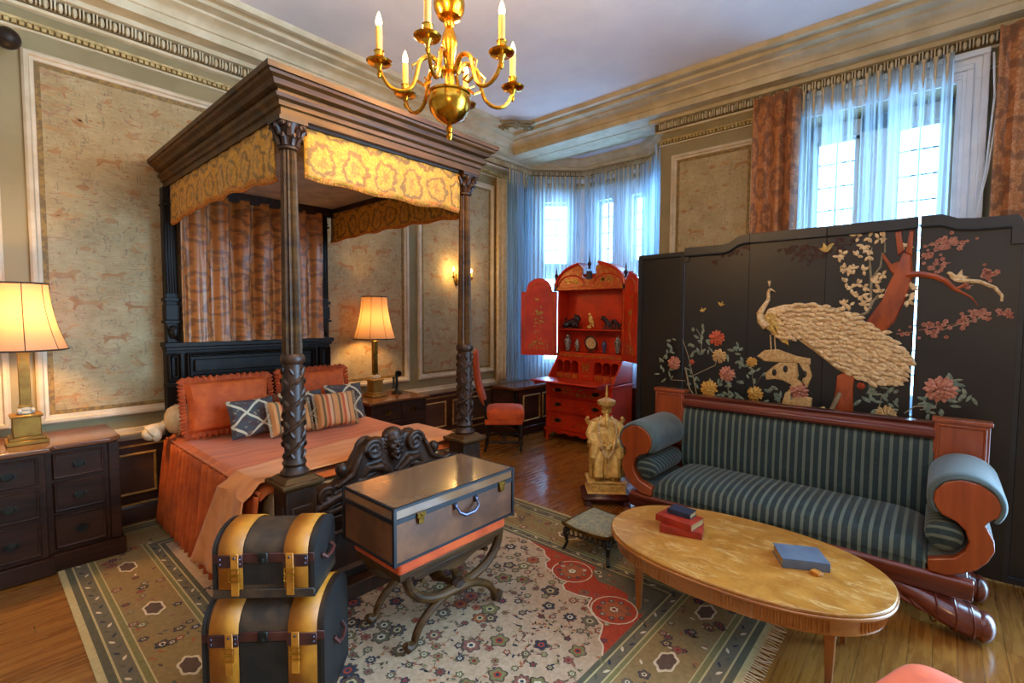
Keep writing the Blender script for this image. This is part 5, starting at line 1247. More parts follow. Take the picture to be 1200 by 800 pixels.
for s_ in (-1, 1):
    b = MB(T); x = s_ * .165
    for k in range(9): y = -.14 + .035 * k; dz = .05 * (1 - abs(sin(k * pi / 8)) * .55); b.tube([(x, y + .018 * cos(a * .6), .145 - dz * .4 + .018 * sin(a * .6) * 1.2) for a in range(11)], .005, 5)
    b.box((x - .006, -.15, .148), (x + .006, .15, .165)); b.build('pierced_apron', M['iron'], fs)
    b = MB(T); y = s_ * .155
    for k in range(7): xx = -.12 + .04 * k; b.tube([(xx + .018 * cos(a * .6), y, .135 + .02 * sin(a * .6)) for a in range(11)], .005, 5)
    b.box((-.15, y - .006, .148), (.15, y + .006, .165)); b.build('pierced_apron', M['iron'], fs)
    for x in (-.155, .155):
        b = MB(T); b.tube([(x * .93, s_ * .142, .15), (x * 1.03, s_ * .158, .11), (x * .95, s_ * .148, .05), (x * 1.05, s_ * .16, .012), (x * 1.12, s_ * .168, .008)], [.018, .016, .01, .01, .012], 7); b.ell((x * 1.0, s_ * .155, .125), (.018, .018, .025), 8, 6); b.build('leg', M['iron'], fs)
# ------------------------------------------------------------------ black lacquer folding screen with carved inlay
SXP = 3.80
def S(px, py):   # a spot on the face of the screen, measured off the photograph: (across, up)
    p = at(px, py, 0, SXP); return (p.y, p.z)
fold = thing('folding_screen', 'tall black lacquer folding screen inlaid with a white peacock and flowering tree', 'folding screen', (SXP, .8, 0))
PN = (-1, 0, 0); PA = (0, 1, 0); PB = (0, 0, 1)
def spanel(ya, yb, top, label=None, x=SXP):
    """top = list of (y,z) from yb side to ya side"""
    b = MB(); b.prism([(ya, .02), (yb, .02)] + top, (x, 0, 0), PA, PB, PN, -.028, 0); p = b.build('panel', M['screen'], fold, bev=.002)
    if label: p['label'] = label
    return p
Ytop = [(1.536, 2.036), (1.244, 2.036), (1.20, 2.045), (1.14, 2.085), (1.10, 2.095), (1.03, 2.096), (.6, 2.096), (.24, 2.096), (.10, 2.10), (.02, 2.098), (-.01, 2.085), (-.05, 2.066), (-.12, 2.058), (-.29, 2.056), (-.31, 2.03), (-.315, 2.0)]
def topz(y):
    for (ya, za), (yb, zb) in zip(Ytop[:-1], Ytop[1:]):
        if ya >= y >= yb: return za + (zb - za) * (ya - y) / (ya - yb)
    return 2.0
GAP = .117
edges = [1.536, 1.06, .585, GAP + .006]
for ya, yb in zip(edges[1:], edges[:-1]):
    ys = [yb] + [p[0] for p in Ytop if ya < p[0] < yb] + [ya]; spanel(ya, yb, [(y, topz(y)) for y in ys])
ys = [GAP - .006] + [p[0] for p in Ytop if -.315 < p[0] < GAP - .006] + [-.315]
spanel(-.315, GAP - .006, [(y, topz(y)) for y in ys])
# narrow end leaves, folded back
for (p, q, zt_, lb) in (((SXP + .03, 1.545), (SXP + .06, 1.96), 2.015, 'plain black end leaf folded back at the left'), ((SXP + .012, -.300), (SXP + .05, -.80), 2.0, 'plain black end leaf at the right edge')):
    P, Q = Vector((*p, 0)), Vector((*q, 0)); A = (Q - P).normalized(); L = (Q - P).length; Nn = Vector((-abs(A.y), A.x * (1 if A.y > 0 else -1), 0)).normalized()
    b = MB(); b.prism([(0, .02), (L, .02), (L, zt_), (0, zt_)], P, A, PB, Nn, -.028, 0); l = b.build('panel', M['screen'], fold, bev=.003); l['label'] = lb
    b = MB(); rect_mould(b, P, A, PB, Nn, .0, L, .02, zt_, [(0, 0), (0, .012), (.035, .012), (.04, .002)]); b.build('leaf_frame', M['screen_frame'], l)
# frame moulding along the shaped top (inner edge follows it)
for ya, yb in ((1.06, 1.536), (.585, 1.06), (GAP + .006, .585), (-.315, GAP - .006)):
    ys = sorted(set([ya, yb] + [p[0] for p in Ytop if ya < p[0] < yb] + [ya + (yb - ya) * i / 12 for i in range(13)]), reverse=True)
    up = [(y, topz(y) + .002) for y in ys]; lo = [(y, topz(min(y + .0, 1.53)) - .062) for y in ys[::-1]]
    b = MB(); b.prism(up + lo, (SXP, 0, 0), PA, PB, PN, -.035, .014); b.tube([(SXP - .014, y, topz(y) - .062) for y in ys], .007, 5)
    if yb > 1.5: b.box((SXP - .012, 1.50, 1.93), (SXP + .03, 1.538, 2.03))
    if ya < -.3: b.box((SXP - .02, -.32, 1.90), (SXP + .03, -.27, 2.0))
    b.build('top_moulding', M['screen_frame'], fold, bev=.003)
RN = random.Random(11)
def relief(mb, pts, h, dx=0, base=0.0):
    """low relief: outline in panel coordinates raised off the lacquer with a slightly domed centre"""
    n_ = len(pts); cy = sum(p[0] for p in pts) / n_; cz = sum(p[1] for p in pts) / n_
    vs = [(SXP - base, p[0], p[1]) for p in pts] + [(SXP - base - h * .75, cy + (p[0] - cy) * .9, cz + (p[1] - cz) * .9) for p in pts] + [(SXP - base - h, cy + (p[0] - cy) * .4, cz + (p[1] - cz) * .4) for p in pts] + [(SXP - base - h, cy, cz)]
    fs = []
    for k in range(2):
        for i in range(n_): j = (i + 1) % n_; fs.append((k * n_ + i, k * n_ + j, (k + 1) * n_ + j, (k + 1) * n_ + i))
    fs += [(2 * n_ + i, 2 * n_ + (i + 1) % n_, 3 * n_) for i in range(n_)]
    mb.add(vs, fs)
def petal(mb, y, z, L, W, ang, h=.006, base=0.0, n_=7):
    pts = []
    for i in range(n_):
        t = i / (n_ - 1); pts.append((t, sin(t * pi) ** .7))
    out = [(t * L, w * W / 2) for t, w in pts] + [(t * L, -w * W / 2) for t, w in pts[::-1][1:-1]]
    c_, s_ = cos(ang), sin(ang); relief(mb, [(y + a * c_ - b_ * s_, z + a * s_ + b_ * c_) for a, b_ in out], h, 0, base)
def SP(pts): return [S(*p) for p in pts]
def tubeS(mb, pix, r, flat=.5, base=.0, seg=7):
    P = SP(pix); mb.tube([(SXP - base, p[0], p[1]) for p in P], r, seg)
# trunk of the flowering tree
b = MB()
for pix in ([(974, 492), (981, 440), (1004, 430), (1000, 455), (1000, 492)], [(1010, 392), (1030, 394), (1048, 378), (1060, 354), (1067, 335), (1070, 318), (1068, 298), (1058, 296), (1050, 315), (1040, 335), (1033, 352), (1016, 376)],
            [(1052, 322), (1045, 320), (1033, 300), (1035, 296), (1047, 312), (1055, 306)], [(1052, 300), (1049, 272), (1056, 270), (1060, 294)], [(1061, 296), (1066, 270), (1071, 270), (1069, 300)]):
    relief(b, SP(pix), .014)
tubeS(b, [(1062, 322), (1078, 321), (1096, 324), (1108, 329), (1118, 338), (1126, 342)], [.022, .02, .018, .016, .013, .008]); tubeS(b, [(1126, 342), (1138, 348), (1146, 358)], [.008, .005, .003]); tubeS(b, [(1118, 340), (1130, 334), (1135, 336)], [.01, .008, .004])
b.build('tree_trunk', M['trunk_in'], fold)
b = MB()   # grey twigs
for pix, r in (([(996, 380), (1003, 372), (1016, 366), (1024, 352), (1030, 345)], [.012, .012, .010, .008, .006]), ([(1020, 362), (1021, 330), (1019, 300), (1022, 290)], [.009, .007, .006, .003]), ([(1022, 326), (1032, 312), (1034, 296)], [.006, .006, .004]), ([(1024, 352), (1040, 344), (1052, 342), (1070, 337)], .004), ([(1037, 296), (1037, 272)], .004),
               ([(985, 460), (975, 480), (972, 492)], [.02, .016, .018]), ([(920, 390), (927, 400)], .002), ([(803, 430), (808, 455), (818, 470)], .006), ([(818, 470), (812, 440), (838, 428), (842, 416)], .004), ([(787, 445), (803, 446)], .003),
               ([(852, 450), (856, 470), (850, 476)], .003), ([(880, 430), (884, 455), (892, 440)], .003), ([(890, 474), (902, 482)], .003), ([(1078, 480), (1096, 478), (1098, 470)], .003), ([(1030, 478), (1033, 465)], .003), ([(1060, 484), (1072, 476), (1090, 476)], .004),
               ([(1083, 290), (1096, 284), (1112, 287), (1130, 288)], .003), ([(1086, 388), (1106, 386), (1124, 380), (1150, 372)], .003), ([(822, 412), (822, 395), (816, 385)], .003), ([(812, 440), (806, 415), (800, 398)], .003)):
    b = MB(); tubeS(b, pix, r); b.build('twig', M['twig_in'], fold)
def flower(px, py, d, mk, seed, nm='peony'):
    y, z = S(px, py); r_n = random.Random(seed); R_ = d / 2; b = MB()
    for ring, (rr, n_, L, W, hh) in enumerate(((.44, 13, .56, .34, .007), (.34, 11, .5, .32, .010), (.2, 8, .44, .3, .013), (.06, 5, .34, .28, .017))):
        for k in range(n_):
            a = 2 * pi * (k + .4 * ring) / n_ + r_n.uniform(-.15, .15); petal(b, y + R_ * rr * cos(a), z + R_ * rr * sin(a), R_ * L, R_ * W, a + r_n.uniform(-.2, .2), hh, .003 * ring)
    b.ell((SXP - .012, y, z), (.006, R_ * .14, R_ * .14), 8, 6); return b.build(nm, M[mk], fold)
for i, (px, py, d, mk) in enumerate(((840, 396, .125, 'fl_red'), (843, 417, .115, 'fl_cream'), (790, 425, .115, 'fl_pink'), (852, 438, .125, 'fl_pink'), (831, 455, .14, 'fl_gold'), (881, 424, .08, 'fl_gold'), (885, 461, .115, 'fl_gold'), (811, 424, .045, 'fl_red'),
                                    (1038, 485, .115, 'fl_cream'), (1102, 456, .165, 'fl_pink'), (936, 458, .13, 'fl_pink'), (1009, 452, .05, 'fl_red'))): flower(px, py, d, mk, i)
# foliage round the peonies
b = MB()
for (px, py, n_, sp) in ((790, 428, 22, 20), (815, 400, 26, 18), (806, 450, 22, 18), (848, 455, 24, 18), (860, 415, 10, 12), (795, 405, 10, 12), (922, 490, 14, 16), (960, 492, 14, 14), (1052, 492, 14, 20), (1090, 490, 12, 16), (870, 470, 12, 18), (880, 432, 12, 14), (902, 468, 16, 16), (1040, 470, 20, 22), (1100, 460, 24, 24), (1125, 455, 12, 14), (1020, 460, 10, 12), (830, 475, 12, 20), (915, 480, 8, 14), (1075, 470, 8, 12)):
    for _ in range(n_):
        y, z = S(px + RN.uniform(-sp, sp), py + RN.uniform(-sp, sp) * .8)
        if z > .9 and y < 1.95 and abs(y - GAP) > .05 and abs(y - 1.54) > .05: petal(b, y, z, RN.uniform(.035, .065), RN.uniform(.015, .026), RN.uniform(0, 6.28), .004, n_=5)
b.build('foliage', M['leaf_in'], fold)
# magnolia blossoms left of the trunk
b = MB()
for (px, py) in ((1006, 278), (1013, 288), (1018, 293), (1030, 280), (1036, 278), (983, 301), (987, 297), (990, 315), (985, 316), (996, 316), (1001, 315), (992, 331), (998, 338), (1006, 333), (1012, 336), (1010, 346), (1000, 346), (1013, 358), (1016, 354), (988, 357), (996, 358), (1028, 328), (1026, 332), (1012, 317), (1034, 322), (1038, 345), (1030, 343), (1056, 288), (1062, 288), (1057, 331), (1067, 337), (1066, 345), (1064, 352), (1004, 276), (1005, 300), (1018, 300), (1018, 278)):
    y, z = S(px, py)
    for k in range(4): petal(b, y, z, RN.uniform(.03, .045), .019, RN.uniform(0, 6.28), .008, .002, 5)
b.build('magnolia_blossoms', M['bone'], fold)
def blossoms(regs, mk, nm, k_=1.0):
    for (px, py, sx, sy, n_) in regs:
        b = MB()
        for _ in range(n_):
            y, z = S(px + RN.gauss(0, sx), py + RN.gauss(0, sy))
            if z > topz(min(y, 1.5)) - .075 or abs(y - GAP) < .02: continue
            s_ = RN.uniform(.006, .011) * k_
            for q in range(5): a = q * 1.256; b.ell((SXP - .002, y + s_ * .8 * cos(a), z + s_ * .8 * sin(a)), (.004, s_ * .62, s_ * .62), 5, 3)
        if b.v: tubeS(b, [(px - 2 * sx, py + .6 * sy), (px, py), (px + 2 * sx, py - .6 * sy)], .002); b.build(nm, M[mk], fold)
blossoms([(1112, 284, 12, 4, 34), (1088, 298, 5, 8, 14), (1100, 310, 7, 4, 12), (1092, 384, 8, 5, 26), (1125, 379, 8, 4, 14), (1146, 368, 8, 4, 26), (1158, 320, 4, 3, 18), (1178, 368, 5, 3, 9), (1060, 390, 5, 2, 6), (1135, 335, 3, 2, 4)], 'fl_pink', 'blossom_spray')
blossoms([(930, 290, 10, 4, 26), (948, 294, 12, 5, 30), (950, 304, 6, 3, 10), (858, 294, 5, 2, 14), (848, 299, 6, 2, 12), (872, 290, 5, 2, 10), (838, 305, 3, 2, 4), (985, 287, 12, 5, 26)], 'leather_dark', 'berry_spray', .9)
# small birds
def bird(px, py, s_, mk, flip=1, tail=None):
    y, z = S(px, py); b = MB(); q = [(-.5, -.1), (-.2, -.3), (.1, -.25), (.35, 0), (.5, .35), (.62, .4), (.5, .55), (.3, .5), (.15, .25), (-.1, .3), (-.3, .7), (-.35, .2), (-.7, .1)]
    relief(b, [(y - flip * a * s_, z + c * s_) for a, c in q], .012); 
    if tail: tubeS(b, tail, [.014, .012, .010, .008, .006][:len(tail)])
    b.build('bird', M[mk], fold)
bird(824, 364, .04, 'bone2'); bird(845, 357, .04, 'bone2', -1); bird(969, 292, .07, 'bone2'); bird(1121, 326, .075, 'bone', -1, [(1122, 328), (1148, 330), (1166, 337), (1174, 346), (1174, 353)])
# garden rock under the peacock
b = MB()
for pix in ([(887, 417), (896, 410), (912, 409), (934, 417), (950, 420), (950, 427), (934, 425), (905, 424), (895, 423)], [(896, 438), (905, 430), (914, 424), (934, 424), (936, 440), (930, 452), (918, 446), (908, 444), (898, 445)],
            [(936, 424), (948, 426), (952, 440), (946, 455), (940, 446), (944, 436)], [(914, 480), (920, 460), (928, 455), (926, 478)], [(924, 470), (936, 462), (952, 466), (950, 490), (930, 488)], [(950, 480), (966, 476), (975, 490), (970, 498), (948, 494)], [(930, 440), (940, 448), (936, 462), (926, 456)], [(998, 480), (1008, 488), (1012, 500), (995, 498), (975, 496)]):
    relief(b, SP(pix), .013)
b.build('garden_rock', M['fl_cream'], fold)
b = MB()
for px, py in ((921, 432), (908, 436), (943, 438)): y, z = S(px, py); b.ell((SXP - .012, y, z), (.004, .016, .026), 10, 6)
b.build('rock_hollow', M['screen'], fold)
# peacock: long train of overlapping feathers, then wing, body and neck
b = MB()
body = [(893, 375), (900, 362), (918, 357), (935, 356), (960, 357), (985, 362), (1010, 374), (1032, 388), (1052, 402), (1064, 420), (1060, 438), (1046, 448), (1022, 448), (1000, 442), (980, 432), (955, 412), (935, 398), (918, 396), (905, 392)]
relief(b, SP(body), .012); b.build('peacock_body', M['bone'], fold)
b = MB(); tail_v = Vector((1, .42))
tail_poly = SP(body)
def inside(y, z):
    c = False; j = len(tail_poly) - 1
    for i in range(len(tail_poly)):
        (yi, zi), (yj, zj) = tail_poly[i], tail_poly[j]
        if (zi > z) != (zj > z) and y < (yj - yi) * (z - zi) / (zj - zi) + yi: c = not c
        j = i
    return c
for i in range(36):
    for j in range(19):
        px = 908 + 4.5 * i + (j % 2) * 2.2; py = 352 + 5.2 * j
        y, z = S(px + RN.uniform(-1, 1), py + RN.uniform(-1, 1))
        if not inside(y, z): continue
        a = radians(180) + .35 + .15 * sin(i * 1.3 + j) + (py - 400) / 300
        petal(b, y, z, .056, .026, a + RN.uniform(-.25, .25), .010, .008 + .006 * ((i + j) % 2) + .0001 * (46 - i), 5)
b.build('peacock_train', M['bone'], fold)
b = MB()
for k in range(9): 
    y, z = S(896 + 1.6 * k, 372 + 1.2 * k); petal(b, y, z, .13 - .006 * k, .020, radians(180 + 18 + 6.5 * k), .008, .018, 7)
relief(b, SP([(894, 372), (903, 366), (915, 370), (922, 385), (925, 405), (918, 402), (906, 390), (896, 384)]), .012, 0, .008)
b.build('peacock_wing', M['bone2'], fold)
b = MB(); tubeS(b, [(899, 383), (893, 376), (891, 367), (896, 359), (901, 351), (901, 342), (903, 339)], [.03, .030, .024, .018, .013, .011, .013], base=.008, seg=10); tubeS(b, [(903, 339), (906, 340), (909, 342)], [.010, .005, .002], base=.012)
for k in (-1, 0, 1): tubeS(b, [(902, 336), (902 + k, 329)], [.002, .006], base=.008)
tubeS(b, [(903, 392), (904, 410)], .004, base=.006); tubeS(b, [(908, 394), (909, 411)], .004, base=.006)
b.build('peacock_neck', M['bone'], fold)
# ------------------------------------------------------------------ domed trunks, the smaller on the larger
def dome_trunk(x, y, z, w, d, h, dome, rz, label, group):
    t = thing('dome_trunk', label, 'trunk', (x, y, z), rz, group); T = chain(t)    # local -y is the front
    def prof(k=0, f=0): # outline in (y,z)
        pts = [(-d / 2 - k, f), (-d / 2 - k, h - dome)]
        for i in range(1, 12): a = pi * (1 - i / 12); pts.append((cos(a) * (d / 2 + k), h - dome + (dome + k) * sin(a) ** .9))
        return pts + [(d / 2 + k, h - dome), (d / 2 + k, f)]
    b = MB(T); b.prism([p for p in prof() if True], (-w / 2 + .006, 0, 0), (0, 1, 0), (0, 0, 1), (1, 0, 0), 0, w - .012)
    # transform: prism axes given in local space
    b.build('body', M['hide'], t)
    b = MB(T); b.box((-w / 2 + .012, -d / 2 - .002, .05), (w / 2 - .012, -d / 2 + .002, h - dome - .035)); b.build('front_cloth', M['hide_black'], t)
    b = MB(T)
    for s_ in (-1, 1): b.prism(prof(.005), (s_ * (w / 2 - .007) - .007, 0, 0), (0, 1, 0), (0, 0, 1), (1, 0, 0), 0, .014)
    b.build('end_cap', M['hide_black'], t)
    b = MB(T); b.box((-w / 2, -d / 2 - .008, 0), (w / 2, d / 2 + .008, .035)); b.build('base_rail', M['hide'], t, bev=.003)
    b = MB(T); b.box((-w / 2, -d / 2 - .006, h - dome - .03), (w / 2, -d / 2 + .004, h - dome + .005)); b.build('lid_rim', M['leather_dark'], t, bev=.002)
    for s_ in (-1, 1):
        xc = s_ * w * .32; sw = w * .235
        outer = prof(.006, .036); b = MB(T); vs = []
        for q in outer: vs += [(xc - sw / 2, q[0], q[1]), (xc + sw / 2, q[0], q[1])]
        b.add(vs, [(2 * i, 2 * i + 1, 2 * i + 3, 2 * i + 2) for i in range(len(outer) - 1)]); b.build('leather_band', M['leather'], t, solid=.004)
        b = MB(T); b.box((xc - sw / 2 - .002, -d / 2 - .014, h - dome - .045), (xc + sw / 2 + .002, -d / 2 - .007, h - dome + .002)); st_ = b.build('cross_strap', M['leather_dark'], t, bev=.002)
        b = MB(T); xs_ = xc + sw * .22 * (1 if s_ < 0 else -1)
        b.box((xs_ - .014, -d / 2 - .019, h - dome - .15), (xs_ + .014, -d / 2 - .013, h - dome + .01)); bk = b.build('buckle_strap', M['leather'], t, bev=.002)
        b = MB(T)
        for zz in (-.055, -.082): b.tube([(xs_ - .018, -d / 2 - .022, h - dome + zz - .012), (xs_ + .018, -d / 2 - .022, h - dome + zz - .012), (xs_ + .018, -d / 2 - .022, h - dome + zz + .008), (xs_ - .018, -d / 2 - .022, h - dome + zz + .008)], .0025, 5, closed=True)
        b.build('buckle', M['brass'], bk)
        b = MB(T)
        for xx in (xc - sw * .4, xc + sw * .42):
            for zz in (-.012, -.03): b.ell((xx, -d / 2 - .015, h - dome + zz), (.004, .003, .004), 6, 4)
        b.ell((xs_, -d / 2 - .02, h - dome - .005), (.005, .003, .005), 6, 4); b.build('rivets', M['silver'], st_)
    b = MB(T); b.cbox((0, -d / 2 - .010, h - dome - .012), (.035, .008, .045)); b.ell((0, -d / 2 - .016, h - dome - .018), (.01, .004, .01), 8, 5); b.build('hasp', M['iron'], t, bev=.002)
    b = MB(T); s_ = 1; b.tube([(w / 2 + .004, -.05, h * .52), (w / 2 + .02, -.045, h * .46), (w / 2 + .022, 0, h * .43), (w / 2 + .02, .045, h * .46), (w / 2 + .004, .05, h * .52)], .008, 7); b.build('side_handle', M['leather_dark'], t)
    return t
ang = atan2(-.70, .71)
# lower front edge from (0.537,1.998) to (0.837,1.697); the front faces the camera
def place_tr(p, q, d, ov):
    P, Q = Vector((*p, 0)), Vector((*q, 0)); A = (Q - P).normalized(); N = Vector((-A.y, A.x, 0)); c = (P + Q) / 2 + N * d / 2; return c, atan2(A.y, A.x), (Q - P).length
c1, a1, w1 = place_tr((.537, 1.998), (.850, 1.684), .30, 0)
dome_trunk(c1.x, c1.y, 0, w1, .30, .42, .11, a1, 'larger dome topped trunk with tan leather bands, on the rug under a smaller one', 'dome topped leather banded trunks')
c2, a2, w2 = place_tr((.575, 1.985), (.835, 1.722), .24, 0)
dome_trunk(c2.x, c2.y, .4365, w2, .24, .245, .08, a2, 'smaller dome topped trunk with tan leather bands, stacked on the larger one', 'dome topped leather banded trunks')
# ------------------------------------------------------------------ X-frame bench with a flat travelling trunk on it
bn = thing('curule_bench', 'dark walnut X frame bench with coral seat under the travelling trunk', 'bench', (1.49, 1.86, 0))
bx0, bx1, by0, by1 = 1.17, 1.84, 1.665, 2.03
b = MB(); rb = [(bx0, by0), (bx1, by0), (bx1, by1), (bx0, by1)]
b.box((bx0, by0, .385), (bx1, by1, .45)); b.build('seat_pad', M['velvet'], bn, bev=.02, seg=3)
b = MB(); b.box((bx0 + .01, by0 + .008, .355), (bx1 - .01, by1 - .008, .387))
for yy in (by0 + .006, by1 - .022):
    pts = [(bx0 + .08, .36)] + [(bx0 + .08 + (bx1 - bx0 - .16) * i / 16, .355 - .045 * sin(pi * i / 16) ** .6 - .012 * cos(4 * pi * i / 16)) for i in range(17)] + [(bx1 - .08, .36)]
    b.prism(pts, (0, yy, 0), (1, 0, 0), (0, 0, 1), (0, 1, 0), 0, .016)
b.build('seat_rail', M['ebony_x'], bn, bev=.003)
for yy in (by0 + .03, by1 - .03):
    xm = (bx0 + bx1) / 2 + .02; 
    for s_ in (-1, 1):
        w_ = .30
        pts = []
        # an S-curved limb from one top corner, through the crossing, to the opposite foot
        for i in range(20):
            t = i / 19
            if t < .5: a = t / .5; x = xm + s_ * (w_ + .0) * cos(a * pi / 2) ** .75 * 1.0; z = .365 - .175 * sin(a * pi / 2)
            else: a = (t - .5) / .5; x = xm - s_ * .25 * sin(a * pi / 2) ** 1.1; z = .19 - .16 * (1 - cos(a * pi / 2)) ** .9
            pts.append((x, yy + s_ * .006, z))
        pts.append((xm - s_ * .285, yy + s_ * .006, .028)); pts.append((xm - s_ * .30, yy + s_ * .006, .045))
        b = MB(); b.tube(pts, [.022] * 10 + [.026, .026, .022, .02, .019, .019, .018, .018, .018, .02, .024, .016], 10); b.build('leg', M['ebony_x'], bn)
    b = MB(); b.lathe([(0, -.03), (.035, -.025), (.045, 0), (.035, .025), (0, .03)], (0, 0, 0), 16, M=frame((xm, yy, .19), rx=pi / 2)); b.build('boss', M['ebony'], bn)
for xs_, zz in ((xm, .19), (xm - .2, .30), (xm + .2, .30)):
    b = MB(); P, Q = Vector((xs_, by0 + .03, zz)), Vector((xs_, by1 - .03, zz)); b.tube([P.lerp(Q, i / 12) for i in range(13)], [.012, .013, .02, .014, .018, .026, .03, .026, .018, .014, .02, .013, .012], 10); b.build('stretcher', M['ebony_x'], bn)
mt = thing('travelling_trunk', 'flat brown travelling trunk with black bound edges and glossy lid on the bench', 'trunk', (1.5, 1.85, .4515))
tx0, tx1, ty0, ty1, tz0, tz1 = 1.135, 1.865, 1.645, 2.04, .4515, .70
b = MB(); b.box((tx0, ty0, tz0), (tx1, ty1, tz1 - .055)); b.build('body', M['trunk_board'], mt, bev=.003)
b = MB(); b.box((tx0 - .002, ty0 - .002, tz1 - .053), (tx1 + .002, ty1 + .002, tz1)); b.build('lid', M['trunk_lid'], mt, bev=.004)
b = MB(); e = .016
for x in (tx0, tx1):
    for y in (ty0, ty1): b.cbox((x, y, (tz0 + tz1) / 2), (e, e, tz1 - tz0 + .002))
for z, h_ in ((tz0 + .006, .012), (tz1 - .060, .022), (tz1 - .006, .014)):
    for y in (ty0, ty1): b.cbox(((tx0 + tx1) / 2, y, z), (tx1 - tx0, e * .7, h_))
    for x in (tx0, tx1): b.cbox((x, (ty0 + ty1) / 2, z), (e * .7, ty1 - ty0, h_))
b.build('edge_binding', M['trunk_edge'], mt, bev=.002)
for x in (tx0 + .13, tx1 - .09):
    b = MB(); b.cbox((x, ty0 - .010, tz1 - .060), (.045, .010, .022)); b.cbox((x, ty0 - .010, tz1 - .085), (.03, .008, .028)); b.ell((x, ty0 - .016, tz1 - .06), (.006, .004, .006), 8, 5); b.build('latch', M['brass_dull'], mt, bev=.002)
b = MB(); xm_ = (tx0 + tx1) / 2 + .03
b.tube([(xm_ - .065, ty0 - .01, tz1 - .085), (xm_ - .06, ty0 - .03, tz1 - .11), (xm_ - .03, ty0 - .035, tz1 - .128), (xm_ + .03, ty0 - .035, tz1 - .128), (xm_ + .06, ty0 - .03, tz1 - .11), (xm_ + .065, ty0 - .01, tz1 - .085)], [.006, .007, .009, .009, .007, .006], 8)
for s_ in (-1, 1): b.cbox((xm_ + s_ * .065, ty0 - .006, tz1 - .085), (.022, .008, .028)); b.ell((xm_ + s_ * .065, ty0 - .012, tz1 - .085), (.011, .007, .011), 8, 6)
b.build('carrying_handle', M['silver'], mt)
# ------------------------------------------------------------------ brass chandelier
HX, HY_ = 1.465, 1.675
cd = thing('brass_chandelier', 'polished brass chandelier with six curved arms and lit electric candles', 'chandelier', (HX, HY_, 2.3))
b = MB(); b.lathe([(0, 2.265), (.012, 2.27), (.016, 2.285), (.010, 2.30), (.014, 2.305), (.03, 2.312), (.062, 2.33), (.086, 2.36), (.094, 2.395), (.09, 2.425), (.096, 2.43), (.096, 2.438), (.08, 2.445), (.05, 2.45), (.03, 2.46)], (HX, HY_, 0), 32); b.build('bowl', M['brass'], cd)
b = MB(); b.lathe([(.03, 2.455), (.022, 2.475), (.022, 2.52), (.035, 2.53), (.035, 2.545), (.018, 2.56), (.022, 2.60), (.036, 2.645), (.03, 2.69), (.018, 2.72), (.024, 2.732), (.024, 2.742), (.014, 2.75)], (HX, HY_, 0), 24); b.build('baluster_stem', M['brass'], cd)
b = MB(); b.lathe([(.02, 2.75), (.05, 2.765), (.066, 2.795), (.07, 2.82), (.066, 2.84), (.068, 2.845), (.06, 2.85)], (HX, HY_, 0), 24)
b.lathe([(.05, 2.88), (.062, 2.90), (.04, 2.93), (.016, 2.95)], (HX, HY_, 0), 24)
for k in range(8): a = 2 * pi * k / 8; b.tube([(HX + .058 * cos(a), HY_ + .058 * sin(a), 2.845), (HX + .064 * cos(a + .2), HY_ + .064 * sin(a + .2), 2.87), (HX + .055 * cos(a), HY_ + .055 * sin(a), 2.895)], .007, 6)
b.tube([(HX, HY_, 2.76), (HX, HY_, 2.96)], .014, 10); b.build('pierced_globe', M['brass'], cd)
b = MB()
for k in range(12): 
    z = 2.97 + k * .055; b.tube([(HX + .012 * cos(a_ * pi / 5) * (1 if k % 2 else 0), HY_ + .012 * cos(a_ * pi / 5) * (0 if k % 2 else 1), z + .032 * sin(a_ * pi / 5)) for a_ in range(10)], .004, 5, closed=True)
b.build('chain', M['brass'], cd)
b = MB(); b.lathe([(.055, 3.695), (.055, 3.68), (.03, 3.65), (.01, 3.62)], (HX, HY_, 0), 20); b.build('ceiling_rose', M['brass'], cd)
CANDLES = []
arms = [atan2(1.81 - HY_, 1.18 - HX)]
base_a = math.degrees(arms[0])
